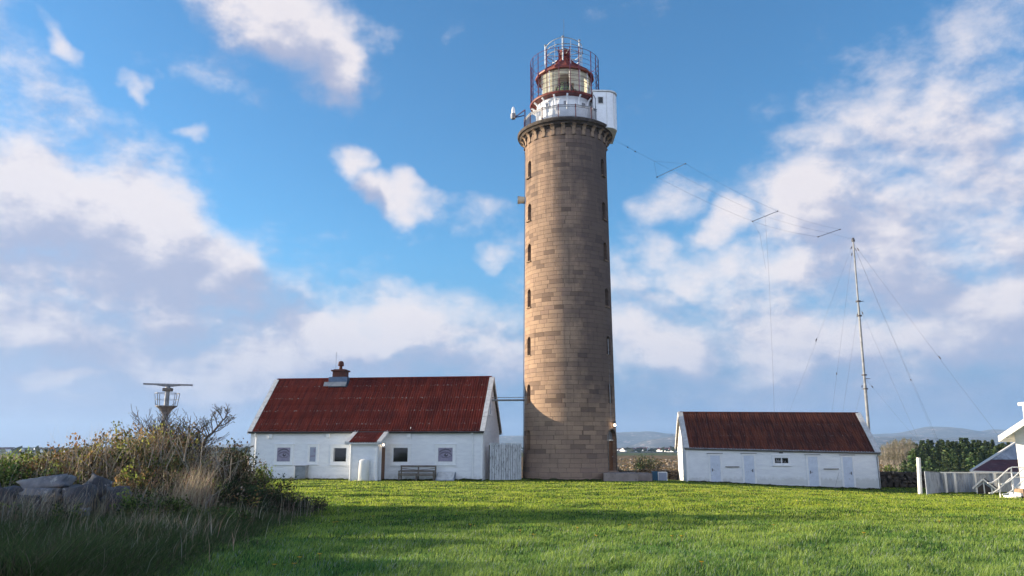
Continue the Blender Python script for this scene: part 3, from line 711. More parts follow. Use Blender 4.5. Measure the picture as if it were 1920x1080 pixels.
def boards(mb, x0, x1, zt0, zt1, z0, T, h=.27, proud=.02, seams=True, clip=None, rnd=None, slope0=0.0, slope1=0.0):
    """lapped weatherboards; zt0/zt1 top heights left/right; clip(z)->(xa,xb) for gables"""
    z = z0; rnd = rnd or random
    while z < max(zt0, zt1)-.02:
        zt = z+h-.004
        segs = [x0]
        if seams:
            x = x0+rnd.uniform(1, 4.5)
            while x < x1-1: segs.append(x); x += rnd.uniform(2.5, 5)
        segs.append(x1)
        for a, b in zip(segs, segs[1:]):
            a += .004; b -= .004; pz = proud+rnd.uniform(-.004, .006)
            if clip:
                a0_, b0_ = clip(z); a1_, b1_ = clip(min(zt, max(zt0, zt1)))
                P4 = [(max(a,a0_),min(b,b0_)),(max(a,a1_),min(b,b1_))]
                if P4[0][1]-P4[0][0] < .05: continue
                (xa,xb),(xc,xd) = P4
                if xd < xc: xc = xd = (xc+xd)/2
                ta = tb = min(zt, max(zt0, zt1))
            else:
                xa, xb, xc, xd = a, b, a, b
                top = lambda x: zt0+(zt1-zt0)*(x-x0)/(x1-x0)
                ta, tb = min(zt, top(a)), min(zt, top(b))
                if min(ta, tb)-z < .01: continue
            V = [(xa,-pz,z),(xb,-pz,z),(xd,-.004,tb),(xc,-.004,ta),(xa,.02,z),(xb,.02,z),(xd,.02,tb),(xc,.02,ta)]
            mb.add([T(p) for p in V], [(0,1,2,3),(4,5,1,0),(0,3,7,4),(1,5,6,2),(3,2,6,7)])
        z += h
def window(parent, x, z, w, h, fw=.13, pane='pane', kind='window', mull=None, depth=.075, dpane=.04, lab=None, extra=None):
    """casing proud of the boards; x,z lower-left of the casing; y=0 wall plane, front is -y"""
    f = MB()
    f.box(x, x+fw, -depth, .0, z, z+h); f.box(x+w-fw, x+w, -depth, .0, z, z+h)
    f.box(x+fw+.002, x+w-fw-.002, -depth, .0, z, z+fw); f.box(x+fw+.002, x+w-fw-.002, -depth, .0, z+h-fw, z+h)
    o = f.build(kind, M['trim'], parent)
    if lab: o['label'] = lab
    s_ = MB().box(x-.05, x+w+.05, -depth-.05, -.003, z-.045, z-.003)
    s_.build('sill', M['trim'], o)
    MB().box(x-.06, x+w+.06, -depth-.04, -.003, z+h+.003, z+h+.045).build('head_board', M['trim'], o)
    i = fw+.003; sf = .05
    sa = MB(); X0, X1, Z0, Z1 = x+i, x+w-i, z+i, z+h-i
    sa.box(X0, X0+sf, -.055, -.03, Z0, Z1); sa.box(X1-sf, X1, -.055, -.03, Z0, Z1)
    sa.box(X0+sf, X1-sf, -.055, -.03, Z0, Z0+sf); sa.box(X0+sf, X1-sf, -.055, -.03, Z1-sf, Z1)
    if mull == 'v': sa.box((X0+X1)/2-.025, (X0+X1)/2+.025, -.058, -.03, Z0+sf, Z1-sf)
    sa.build('frame', M['trim'], o)
    MB().box(X0+.01, X1-.01, -dpane, -.028, Z0+.01, Z1-.01).build('pane', M[pane], o)
    return o, (X0+sf, X1-sf, Z0+sf, Z1-sf)
def eye_picture(parent, rect, flip=False):
    """printed picture of a veiled eye standing in the window: paper, lids, brow, iris"""
    x0, x1, z0, z1 = rect; w, h = x1-x0, z1-z0
    def sx(u): return x0+w*(1-u if flip else u)
    def ell(mb, cu, cv, ru, rv_, y, a0=0, a1=360, n=20):
        pts = [(sx(cu+ru*cos(R(a0+(a1-a0)*k/n))), y, z0+h*(cv+rv_*sin(R(a0+(a1-a0)*k/n)))) for k in range(n+1)]
        mb.add(pts, [tuple(range(n+1))])
    def stroke(mb, P, wd, y):
        for (a, b), (c, d) in zip(P, P[1:]):
            mb.add([(sx(a),y,z0+h*(b-wd)),(sx(c),y,z0+h*(d-wd)),(sx(c),y,z0+h*(d+wd)),(sx(a),y,z0+h*(b+wd))], [(0,1,2,3)])
    p = MB().box(x0+.002, x1-.002, -.046, -.042, z0+.002, z1-.002).build('picture', M['pic0'], parent)
    a = MB(); ell(a, .5, .5, .44, .27, -.048); a.build('shadow_tone', M['pic1'], p)
    a = MB(); ell(a, .53, .46, .36, .15, -.050); a.build('eye_white', M['pic0'], p)
    a = MB(); ell(a, .55, .47, .13, .125, -.052)
    stroke(a, [(.1,.5),(.25,.62),(.45,.68),(.65,.66),(.85,.54),(.97,.4)], .022, -.052)
    stroke(a, [(.08,.68),(.25,.82),(.5,.9),(.75,.85),(.9,.7)], .045, -.052)
    stroke(a, [(.2,.42),(.4,.3),(.6,.28),(.85,.4)], .012, -.052); a.build('eye_lines', M['pic2'], p)
    a = MB(); ell(a, .58, .52, .035, .035, -.054); a.build('highlight', M['pic3'], p)
M['pic0'] = pm('picture_lilac', (.3,.27,.36), (.22,.2,.29), 4, .35, spec=.6)
M['pic1'] = pm('picture_grey', (.17,.15,.22), (.24,.21,.3), 5, .35, spec=.6)
M['pic2'] = pm('picture_dark', (.05,.045,.075), (.08,.07,.1), 6, .35, spec=.6)
M['pic3'] = pm('picture_light', (.55,.52,.6), None, 4, .35, spec=.6)
def facade(root_loc, rz):
    """pixel -> (x,z) on the local front plane of a building"""
    c, s_ = cos(rz), sin(rz); nrm = (-(-s_), -c)    # front normal = -(local y)
    n2 = np.array([s_, -c]); o = np.array([root_loc[0], root_loc[1]])
    def f(px, py, off=0.0):
        d = ray(px, py); k = (n2@o + off)/(n2@d[:2]); P = d*k; P[2] += CZ
        rel = P[:2]-o; return (rel[0]*c+rel[1]*s_, P[2]-root_loc[2])
    return f
# ---- keeper's house
HR = -R(7.9); ang = HR
frx, fry = -2.02, 54.0; HL = 16.75
HX, HY = frx-HL*cos(ang), fry-HL*sin(ang); HZ = .12
house = thing('keepers_house', 'long white boarded house with red corrugated roof beside the lighthouse', 'house', (HX,HY,HZ), HR)
fp = facade((HX,HY,HZ), HR)
HW = 7.4; EZ = fp(700, 805)[1]+.02; RZ = 7.46-HZ
ML = (RZ-EZ)/(HW/2)
ident = lambda p: p
gab = [(0,0),(HW,0),(HW,EZ),(HW/2,RZ-.12),(0,EZ)]
wall = MB(); V = [(0,y,z) for y,z in gab]+[(HL,y,z) for y,z in gab]; n = 5
wall.add(V, [tuple(range(n)), tuple(range(2*n-1,n-1,-1))]+[(i+n,(i+1)%n+n,(i+1)%n,i) for i in range(n)])
rnd = random.Random(3)
boards(wall, 0, HL, EZ, EZ, .12, ident, .275, rnd=rnd)
gclip = lambda z: (0 if z < EZ else (z-EZ)/ML, HW if z < EZ else HW-(z-EZ)/ML)
boards(wall, 0, HW, RZ-.2, RZ-.2, .12, lambda p: (HL-p[1], p[0], p[2]), .275, clip=gclip, rnd=rnd)
boards(wall, 0, HW, RZ-.2, RZ-.2, .12, lambda p: (p[1], HW-p[0], p[2]), .275, clip=gclip, rnd=rnd)
wall.build('wall', M['white'], house)
MB().box(-.02,HL+.02,-.02,HW+.02,-.5,.11).build('foundation', M['rockdark'], house)
for x_, y_ in ((-.045,-.045),(HL-.1,-.045)):
    MB().box(x_, x_+.145, y_, y_+.04, .06, EZ-.02).build('corner_board', M['trim'], house)
MB().box(HL+.005, HL+.05, -.045, .1, .06, EZ-.02).build('corner_board', M['trim'], house)
OV = .28; ov = .2
ey, ez = -OV, EZ+.1-OV*ML; ry, rz_ = HW/2, RZ+.06
roof = MB()      # solid roof deck below the sheeting
dk = [(ey+.05,ez-.12),(ey+.05,ez-.075),(ry,rz_-.12),(2*ry-ey-.05,ez-.075),(2*ry-ey-.05,ez-.12),(ry,rz_-.25)]
roof = MB().add([(-.12,y,z) for y,z in dk]+[(HL+.12,y,z) for y,z in dk], [tuple(range(6)), tuple(range(11,5,-1))]+[(i+6,(i+1)%6+6,(i+1)%6,i) for i in range(6)]).build('roof', M['greywood'], house)
vw = .34
corrugated('roof_sheet', roof, M['roof'], -.16+vw*.5, HL+.16-vw*.5, (ry,rz_),(ry,rz_),(ey,ez),(ey,ez), courses=4, amp=.045, step=.01)
corrugated('roof_sheet', roof, M['roof'], -.16+vw*.5, HL+.16-vw*.5, (ry,rz_),(ry,rz_),(2*ry-ey,ez),(2*ry-ey,ez), courses=4, side=1, spp=4, amp=.045, step=.01)
rc_ = MB().tube([(-.0,ry,rz_+.02),(HL,ry,rz_+.02)], .09, 10)
rc_.build('ridge_cap', M['roof'], roof)
def verge(xa, xb, ox0, ox1):
    mb = MB(); up = .055
    for sgn in (1, -1):
        yy = lambda y: y if sgn == 1 else 2*ry-y
        L_ = sqrt((ry-ey)**2+(rz_-ez)**2); ny_, nz_ = -(rz_-ez)/L_, (ry-ey)/L_
        nseg = 4
        for k in range(nseg):   # capping boards laid in lengths
            t0, t1 = k/nseg, (k+1)/nseg-.004
            P0 = (ey+(ry-ey)*t0, ez+(rz_-ez)*t0); P1 = (ey+(ry-ey)*t1, ez+(rz_-ez)*t1)
            l0, l1 = up+.012*(k%2), up+.012*(k%2)
            q_ = [(P0[0]+ny_*l0,P0[1]+nz_*l0),(P1[0]+ny_*l1,P1[1]+nz_*l1),(P1[0]+ny_*(l1-.03),P1[1]+nz_*(l1-.03)),(P0[0]+ny_*(l0-.03),P0[1]+nz_*(l0-.03))]
            Vv = [(x_, yy(y_), z_) for x_ in (xa, xb) for y_, z_ in q_]
            mb.add(Vv, [(0,1,2,3),(7,6,5,4),(0,4,5,1),(1,5,6,2),(2,6,7,3),(3,7,4,0)])
        q_ = [(ey+ny_*up,ez+nz_*up),(ry+ny_*up*.2,rz_+nz_*up),(ry,rz_-.24),(ey,ez-.2)]
        Vv = [(x_, yy(y_), z_) for x_ in (ox0, ox1) for y_, z_ in q_]
        mb.add(Vv, [(0,1,2,3),(7,6,5,4),(0,4,5,1),(1,5,6,2),(2,6,7,3),(3,7,4,0)])
    mb.build('bargeboard', M['verge'], roof)
verge(-.2, -.2+vw, -.2, -.165); verge(HL+.2-vw, HL+.2, HL+.165, HL+.2)
gt = MB().tube([(-.1,ey-.06,ez-.02),(HL+.15,ey-.06,ez-.04)], .055, 8); gt.build('gutter', M['blackfelt'], roof)
MB().box(-.1,HL+.1,-.09,-.03,EZ-.2,EZ-.03).build('eaves_board', M['trim'], house)
for px in (480, 886.5):
    x_ = fp(px, 850)[0]
    MB().tube([(x_,ey-.05,ez-.05),(x_,ey+.0,ez-.2),(x_,-.09,EZ-.55),(x_,-.09,.25),(x_,-.2,.15)], .045, 8).build('downpipe', M['trim'], house)
def facwin(px0, px1, py0, py1, **k):
    x0, z0 = fp(px0, py1); x1, z1 = fp(px1, py0)
    return window(house, x0, z0, x1-x0, z1-z0, **k)
w1, r1 = facwin(513.5,551,833.5,871, fw=.16, lab='window with a printed picture of an eye, left end'); eye_picture(w1, r1)
w2, r2 = facwin(575.5,598,833.5,870.5, fw=.13, pane='paneblue', lab='narrow window with a pale picture')
mb = MB(); x0,x1,z0,z1 = r2; mb.add([(x0+.02,-.047,z0+.3),(x1-.02,-.047,z0+.36),(x1-.03,-.047,z0+.45),(x0+.1,-.047,z0+.42)],[(0,1,2,3)])
mb.add([(x1-.16,-.047,z1-.35),(x1-.04,-.047,z1-.35),(x1-.04,-.047,z1-.12),(x1-.16,-.047,z1-.12)],[(0,1,2,3)]); mb.build('picture', M['pic1'], w2)
w3, r3 = facwin(619,656,834,871.5, fw=.17, lab='window with a dark interior beside the porch')
x0,x1,z0,z1 = r3
MB().box(x0,x0+.1,-.048,-.042,z0,z1).build('curtain', M['curtain'], w3)
w4, r4 = facwin(731.5,771,833.5,872, fw=.17, lab='window with a dark interior above the bench')
w5, r5 = facwin(815.5,855,833.5,871.5, fw=.17, lab='window with a printed picture of an eye, right end'); eye_picture(w5, r5)
for px, py in ((508,818),(616,816.5),(767.5,816.5)):   # small wall boxes
    x_, z_ = fp(px, py)
    o = MB().box(x_-.14,x_+.14,-.16,-.03,z_-.16,z_+.16).build('wall_box', M['trim'], house); bevel(o,.02,1)
x_, z_ = fp(768, 816); MB().tube([(x_+.1,-.1,z_-.3),(x_+.1,-.1,z_+.55)], .03, 6).build('vent_pipe', M['trim'], house)
# gable window and two pipes to the tower
T = lambda p: (HL-p[1], p[0], p[2])
gw = MB(); y0_, z0_ = 2.4, 4.55
for b_ in ((y0_,y0_+.1,z0_,z0_+1.5),(y0_+.7,y0_+.8,z0_,z0_+1.5),(y0_+.1,y0_+.7,z0_,z0_+.1),(y0_+.1,y0_+.7,z0_+1.4,z0_+1.5)): gw.box(b_[0],b_[1],-.08,-.02,b_[2],b_[3],T)
gw = gw.build('gable_window', M['trim'], house); MB().box(y0_+.1,y0_+.7,-.045,-.03,z0_+.1,z0_+1.4,T).build('pane', M['paneblue'], gw)
# chimney
chx, chz = fp(640, 700, -HW/2)
chx = chx; cy_ = HW/2-.15
ch = MB().box(chx-.72,chx+.72,cy_-.55,cy_+.55,RZ-.6,RZ+.17).build('chimney_base', M['lead'], roof)
MB().add([(chx-1.0,cy_-.85,rz_-.61),(chx+.72,cy_-.85,rz_-.61),(chx+.72,cy_-.56,rz_-.26),(chx-1.05,cy_-.56,rz_-.26)],[(0,1,2,3)]).build('flashing', M['cabinet'], ch)
st_ = MB().box(chx-.5,chx+.5,cy_-.4,cy_+.4,RZ+.171,RZ+.6).box(chx-.6,chx+.6,cy_-.5,cy_+.5,RZ+.602,RZ+.72).box(chx-.45,chx+.45,cy_-.35,cy_+.35,RZ+.722,RZ+.78).build('chimney', M['chimbrown'], roof)
bevel(st_, .02, 1)
MB().lathe([(.13,RZ+.78),(.11,RZ+1.02),(.2,RZ+1.04),(.23,RZ+1.1),(.2,RZ+1.32),(.14,RZ+1.4),(.02,RZ+1.44)], 14, (chx,cy_)).build('chimney_pot', M['chimbrown'], st_)
MB().tube([(chx-.33,cy_-.2,RZ+.3),(chx-.33,cy_-.2,RZ+2.1)], .012, 5).build('aerial', M['wire'], st_)
# porch
PD = 1.7
px0_ = fp(657, 850, PD)[0]; px1_ = fp(707.5, 850, PD)[0]; pzt = fp(680, 829.5, PD+.25)[1]
slope = (EZ-.16-pzt)/(PD+.2); zb = pzt+slope*(PD+.2)
pw = MB()
V = [(px0_,-PD,.0),(px0_,-.03,.0),(px0_,-.03,zb-.12),(px0_,-PD,pzt+.1-.12)]; V2 = [(px1_,y,z) for _,y,z in V]
pw.add(V+V2, [(0,1,2,3),(7,6,5,4),(0,4,5,1),(1,5,6,2),(2,6,7,3),(3,7,4,0)])
boards(pw, px0_, px1_, pzt-.05, pzt-.05, .12, lambda p: (p[0], p[1]-PD, p[2]), .275, seams=False)
boards(pw, 0, PD-.03, pzt+.02, zb-.2, .12, lambda p: (px1_-p[1], p[0]-PD, p[2]), .275, seams=False)
porch = pw.build('porch', M['white'], house)
for x_ in (px0_-.03, px1_-.1): MB().box(x_,x_+.13,-PD-.05,-PD-.028,.05,pzt-.05).build('corner_board', M['trim'], porch)
MB().box(px1_+.03,px1_+.05,-PD-.02,-PD+.12,.05,pzt-.02).build('corner_board', M['trim'], porch)
A_, C2 = (-.12, zb-.02), (-PD-.28, pzt-.02)
dkp = MB().add([(px0_-.3,A_[0],A_[1]),(px1_+.3,A_[0],A_[1]),(px1_+.3,C2[0],C2[1]),(px0_-.3,C2[0],C2[1]),(px0_-.3,A_[0],A_[1]-.1),(px1_+.3,A_[0],A_[1]-.1),(px1_+.3,C2[0],C2[1]-.1),(px0_-.3,C2[0],C2[1]-.1)],
   [(0,1,2,3),(7,6,5,4),(0,4,5,1),(1,5,6,2),(2,6,7,3),(3,7,4,0)]).build('porch_roof', M['verge'], porch)
corrugated('roof_sheet', dkp, M['roof'], px0_-.02, px1_+.02, (A_[0],A_[1]+.05),(A_[0],A_[1]+.05),(C2[0]-.03,C2[1]+.04),(C2[0]-.03,C2[1]+.04), courses=2, amp=.03)
for xa in (px0_-.33, px1_+.02):
    MB().add([(xa,A_[0],A_[1]+.09),(xa+.31,A_[0],A_[1]+.09),(xa+.31,C2[0],C2[1]+.09),(xa,C2[0],C2[1]+.09),(xa,A_[0],A_[1]-.13),(xa+.31,A_[0],A_[1]-.13),(xa+.31,C2[0],C2[1]-.13),(xa,C2[0],C2[1]-.13)],
      [(0,1,2,3),(7,6,5,4),(0,4,5,1),(1,5,6,2),(2,6,7,3),(3,7,4,0)]).build('bargeboard', M['verge'], dkp)
MB().tube([(px0_+.06,-PD-.12,pzt-.15),(px0_+.06,-PD-.12,.2)], .035, 7).build('downpipe', M['trim'], porch)
dd_ = MB().box(px1_+.032,px1_+.06,-.95,-.12,.15,2.3).build('porch_door', M['doorwood'], porch)
MB().box(px1_+.02,px1_+.075,-1.07,-.955,.12,2.4).box(px1_+.02,px1_+.075,-.955,-.12,2.31,2.4).build('door_frame', M['trim'], dd_)
lp = MB().tube([(px1_+.03,-1.1,2.52),(px1_+.2,-1.1,2.58)], .025, 6).build('porch_lamp', M['silver'], porch)
bmx = bmesh.new(); bmesh.ops.create_uvsphere(bmx, u_segments=12, v_segments=8, radius=.065)
MB().add([v.co+Vector((px1_+.22,-1.1,2.47)) for v in bmx.verts], [[v.index for v in f.verts] for f in bmx.faces]).build('lamp_globe', M['lampglow'], lp, smooth=True); bmx.free()
def hw(x, y, z):   # house local -> world
    c, s_ = cos(HR), sin(HR); return (HX+x*c-y*s_, HY+x*s_+y*c, HZ+z)
# tub leaning on the porch, cabinet, bench, hatch
x_, z_ = fp(681, 893, PD+.3); p = hw(x_, -PD-.34, 0)
tub = thing('bathtub', 'white upended tub leaning on the porch wall', 'tub', (p[0],p[1],.22), HR)
pts = [(.31*cos(pi*k/12)*1.0, 1.3+.12*sin(pi*k/12)) for k in range(13)]+[(-.37,0),(.37,0)]
tb = MB(); n = len(pts); rings = [(1.0,.18),(1.0,.05),(.9,-.02),(.7,-.07),(.3,-.09)]
for sc_, y in rings: tb.v += [(x*sc_, y, .7+(z-.7)*(sc_ if sc_ == 1 else (.5+.5*sc_))) for x, z in pts]
for r_ in range(len(rings)-1): tb.f += [(r_*n+i, r_*n+(i+1)%n, (r_+1)*n+(i+1)%n, (r_+1)*n+i) for i in range(n)]
tb.f.append(tuple((len(rings)-1)*n+i for i in range(n)))
tb.build('shell', M['clean'], tub, smooth=True); MB().tube([(x,.17,z) for x,z in pts]+[(pts[0][0],.17,pts[0][1])], .03, 6).build('rim', M['clean'], tub)
x0, z0 = fp(551.5, 896, .55); x1, z1 = fp(573.5, 874, .55); p = hw((x0+x1)/2, -.35, 0); wd = x1-x0
cabt = thing('utility_cabinet', 'grey utility cabinet against the house wall under the narrow window', 'cabinet', (p[0],p[1],.2), HR)
o = MB().box(-wd/2,wd/2,-.2,.25,0,z1-.08).build('cabinet_body', M['cabinet'], cabt); bevel(o,.015,1)
MB().box(-wd/2+.05,wd/2-.05,-.225,-.203,.12,z1-.14).build('cabinet_door', M['cabinet'], cabt)
MB().box(-wd/2-.03,wd/2+.03,-.25,.27,z1-.078,z1-.04).build('cabinet_lid', M['greymetal'], cabt)
x0, _ = fp(747, 900, .9); x1, _ = fp(815, 900, .9); p = hw((x0+x1)/2, -.75, 0); bw_ = x1-x0
ben = thing('park_bench', 'weathered grey wooden bench standing in front of the house', 'bench', (p[0],p[1],.2), HR)
for sx in (-1, 0, 1):
    lg = MB(); xx = sx*(bw_/2-.06)
    lg.box(xx-.045,xx+.045,-.3,-.21,0,.62 if sx else .45); lg.add([(xx-.045,.2,0),(xx+.045,.2,0),(xx+.045,.29,0),(xx-.045,.29,0),(xx-.045,.3,1.02),(xx+.045,.3,1.02),(xx+.045,.37,1.02),(xx-.045,.37,1.02)],[(3,2,1,0),(4,5,6,7),(0,1,5,4),(1,2,6,5),(2,3,7,6),(3,0,4,7)])
    if sx: lg.box(xx-.05,xx+.05,-.34,.3,.625,.675)
    lg.box(xx-.04,xx+.04,-.2,.2,.36,.42)
    lg.build('leg', M['greywood'], ben)
st_ = MB()
for k in range(4): st_.box(-bw_/2,bw_/2,-.32+k*.14,-.32+k*.14+.12,.45,.49)
st_.box(-bw_/2,bw_/2,-.33,-.3,.34,.44); st_.build('seat', M['greywood'], ben)
bkk = MB()
for k, z_ in enumerate((.58,.9)): bkk.add([(-bw_/2,.22+.06*z_,z_),(bw_/2,.22+.06*z_,z_),(bw_/2,.22+.06*z_,z_+.12),(-bw_/2,.22+.06*z_,z_+.12),(-bw_/2,.26+.06*z_,z_),(bw_/2,.26+.06*z_,z_),(bw_/2,.26+.06*z_,z_+.12),(-bw_/2,.26+.06*z_,z_+.12)],[(0,1,2,3),(7,6,5,4),(0,4,5,1),(1,5,6,2),(2,6,7,3),(3,7,4,0)])
bkk.bar((-.05,.25,.7),(-bw_/2+.06,.25,.82),.04); bkk.bar((.05,.25,.7),(bw_/2-.06,.25,.82),.04); bkk.build('backrest', M['greywood'], ben)
x0, z0 = fp(815.5, 904, .9); x1, _ = fp(850, 904, .9); p = hw((x0+x1)/2, -.03, 0); wd = x1-x0
hat = thing('cellar_hatch', 'low sloping pale cellar hatch against the house right of the bench', 'hatch', (p[0],p[1],.2), HR)
w2_ = wd/2; Vh = [(-w2_,-.8,.06),(w2_,-.8,.06),(w2_-.02,-.03,.58),(-w2_+.02,-.03,.58)]
MB().add([(-w2_,-.8,-.2),(w2_,-.8,-.2),(w2_-.02,-.03,-.2),(-w2_+.02,-.03,-.2)]+Vh, [(3,2,1,0),(4,5,6,7),(0,1,5,4),(1,2,6,5),(2,3,7,6),(3,0,4,7)]).build('hatch_base', M['greysheet'], hat)
sl = lambda x, u, d: (x, -.8+.77*u, .06+.52*u+d)
MB().add([sl(-w2_+.06,.05,.004),sl(w2_-.06,.05,.004),sl(w2_-.06,.95,.004),sl(-w2_+.06,.95,.004)]+[sl(-w2_+.06,.05,.035),sl(w2_-.06,.05,.035),sl(w2_-.06,.95,.035),sl(-w2_+.06,.95,.035)],
   [(3,2,1,0),(4,5,6,7),(0,1,5,4),(1,2,6,5),(2,3,7,6),(3,0,4,7)]).build('hatch_lid', M['verge'], hat)
# pipes between gable and tower
pp0 = at(928, 749, 57.6); pipe = thing('overhead_pipe', 'pair of thin horizontal pipes between the house gable and the tower', 'pipe', pp0)
for dz, r_ in ((-.06,.07),(.14,.025)):
    MB().tube([(-.75,0,dz),(TX-3.2-pp0[0],.1,dz+.02)], r_, 8).build('pipe_run', M['silver'], pipe)
# ---- board fence between house and tower
f0 = at(918, 903, 54.6); f1 = at(976, 903, 55.6); fl = f1[0]-f0[0]; fang = atan2(f1[1]-f0[1], f1[0]-f0[0]); fl = sqrt(fl**2+(f1[1]-f0[1])**2)
fen = thing('board_fence', 'tall fence of peeling white upright boards between house and tower', 'fence', (f0[0],f0[1],.1), fang)
fh = at(940, 832.5, 55)[2]-.1
bo = MB(); k = 0; x = 0; rnd = random.Random(5)
while x < fl-.08:
    w_ = rnd.uniform(.13,.155); bo.box(x, x+w_, -.02-rnd.uniform(0,.012), .004, -.05, fh+rnd.uniform(-.03,.03)); x += w_+rnd.uniform(.022,.04)
bo.build('board', M['peel'], fen)
MB().box(0,fl,.03,.045,-.05,fh-.06).build('shade_backing', M['blackfelt'], fen)  # black sheet added so the gaps between boards look shaded
MB().box(0,fl,.01,.07,.5,.62).box(0,fl,.01,.07,fh-.35,fh-.22).build('rail', M['greywood'], fen)
MB().box(-.02,fl,-.06,.06,fh+.034,fh+.07).build('cap_rail', M['peel'], fen)
for x_ in (.05, fl-.05): MB().box(x_-.05,x_+.05,.072,.17,-.2,fh-.05).build('post', M['greywood'], fen)
# ---- shed
SR = -R(6.6); SX, SY, SZ = 12.5, 56.7, -.02
fs = facade((SX,SY,SZ), SR)
SX0 = fs(1288.5, 880)[0]; SX += SX0*cos(SR); SY += SX0*sin(SR); fs = facade((SX,SY,SZ), SR)
SL = fs(1647, 880)[0]; SW = 6.6
shed = thing('storage_shed', 'long low white boarded shed with brown corrugated roof right of the tower', 'shed', (SX,SY,SZ), SR)
e0 = fs(1290, 838)[1]; e1 = fs(1645, 846.5)[1]
R0 = fs(1284, 775, SW/2)[1]; 
def ontop(px, py): return at(px, py, SY+sin(SR)*SL+cos(SR)*SW/2)[2]-SZ
R0 = at(1283, 775, SY+SW/2*cos(SR))[2]-SZ; R1 = ontop(1612, 776.5)
b1 = fs(1647, 921)[1]
print('HOUSE', HL, EZ, RZ, 'SHED', SL, e0, e1, R0, R1, b1, 'ZG', ZG, ZL, ZE, ZA)
wall = MB()
V = [(0,0,-.3),(0,SW,-.3),(0,SW,e0),(0,SW/2,R0-.12),(0,0,e0)]+[(SL,0,b1-.3),(SL,SW,b1-.3),(SL,SW,e1),(SL,SW/2,R1-.12),(SL,0,e1)]
wall.add(V, [tuple(range(5)), tuple(range(9,4,-1))]+[(i+5,(i+1)%5+5,(i+1)%5,i) for i in range(5)])
tl = (e1-e0)/SL
boards(wall, 0, SL, e0+.0, e0+.0, -.02, lambda p: (p[0], p[1], p[2]+tl*p[0]), .262, rnd=random.Random(9), proud=.022)
ms = (R0-e0)/(SW/2)
boards(wall, 0, SW, R0-.2, R0-.2, -.02, lambda p: (p[1], SW-p[0], p[2]), .262, clip=lambda z: (0 if z < e0 else (z-e0)/ms, SW if z < e0 else SW-(z-e0)/ms), rnd=rnd)
wall.build('wall', M['white'], shed)
for x_, y_, yy, zt_, zb_ in ((-.04,-.045,.0,e0,-.05),(SL-.09,-.045,.0,e1,b1)): MB().box(x_,x_+.13,y_-.01,y_+.04,zb_,zt_-.02).build('corner_board', M['trim'], shed)
MB().box(-.055,-.03,-.03,.12,-.05,e0-.02).build('corner_board', M['trim'], shed)
MB().add([(-.03,-.035,-.5),(SL+.03,-.035,-.9),(SL+.03,-.035,b1+.0),(-.03,-.035,-.03),(-.03,.1,-.5),(SL+.03,.1,-.9),(SL+.03,.1,b1+.0),(-.03,.1,-.03)],[(0,1,2,3),(7,6,5,4),(0,4,5,1),(1,5,6,2),(2,6,7,3),(3,7,4,0)]).build('foundation', M['rockdark'], shed)
SO = .22; sey = -SO; sez0 = e0+.1-SO*ms; sez1 = e1+.1-SO*ms; sry = SW/2; srz0 = R0+.05; srz1 = R1+.05
dk0 = [(sey+.05,sez0-.12),(sey+.05,sez0-.08),(sry,srz0-.11),(2*sry-sey-.05,sez0-.08),(2*sry-sey-.05,sez0-.12),(sry,srz0-.25)]
dk1 = [(sey+.05,sez1-.12),(sey+.05,sez1-.08),(sry,srz1-.11),(2*sry-sey-.05,sez1-.08),(2*sry-sey-.05,sez1-.12),(sry,srz1-.25)]
sroof = MB().add([(-.12,y,z) for y,z in dk0]+[(SL+.12,y,z) for y,z in dk1], [tuple(range(6)), tuple(range(11,5,-1))]+[(i+6,(i+1)%6+6,(i+1)%6,i) for i in range(6)]).build('roof', M['greywood'], shed)
corrugated('roof_sheet', sroof, M['roof2'], .0, SL, (sry,srz0),(sry,srz1),(sey,sez0),(sey,sez1), courses=4, pitch=.177, amp=.048, step=.008)
corrugated('roof_sheet', sroof, M['roof2'], .0, SL, (sry,srz0),(sry,srz1),(2*sry-sey,sez0),(2*sry-sey,sez1), courses=3, side=1, spp=4, pitch=.15, amp=.028)
MB().tube([(-.0,sry,srz0+.02),(SL,sry,srz1+.02)], .07, 10).build('ridge_cap', M['roof2'], sroof)
def sverge(xa, xb, xo0, xo1, ez_, rzz):
    mb = MB()
    for sgn in (1, -1):
        yy = lambda y: y if sgn == 1 else 2*sry-y
        L_ = sqrt((sry-sey)**2+(rzz-ez_)**2); ny_, nz_ = -(rzz-ez_)/L_, (sry-sey)/L_
        for (u, v, a_, b_) in ((xa, xb, .07, .035), ):
            q_ = [(sey-.03+ny_*a_,ez_-.02+nz_*a_),(sry,rzz+nz_*a_+.03),(sry,rzz+nz_*b_),(sey-.03+ny_*b_,ez_-.02+nz_*b_)]
            mb.add([(x_,yy(y_),z_) for x_ in (u,v) for y_,z_ in q_], [(0,1,2,3),(7,6,5,4),(0,4,5,1),(1,5,6,2),(2,6,7,3),(3,7,4,0)])
        q_ = [(sey+ny_*.07,ez_+nz_*.07),(sry,rzz+.05),(sry,rzz-.2),(sey,ez_-.18)]
        mb.add([(x_,yy(y_),z_) for x_ in (xo0,xo1) for y_,z_ in q_], [(0,1,2,3),(7,6,5,4),(0,4,5,1),(1,5,6,2),(2,6,7,3),(3,7,4,0)])
    mb.build('bargeboard', M['verge'], sroof)
sverge(-.16,.18,-.2,-.165,sez0,srz0); sverge(SL-.2,SL+.16,SL+.165,SL+.2,sez1,srz1)
MB().add([(-.1,-.13,e0-.2),(SL+.12,-.13,e1-.2),(SL+.12,-.13,e1-.02),(-.1,-.13,e0-.02),(-.1,-.04,e0-.2),(SL+.12,-.04,e1-.2),(SL+.12,-.04,e1-.02),(-.1,-.04,e0-.02)],[(0,1,2,3),(7,6,5,4),(0,4,5,1),(1,5,6,2),(2,6,7,3),(3,7,4,0)]).build('eaves_board', M['trim'], shed)
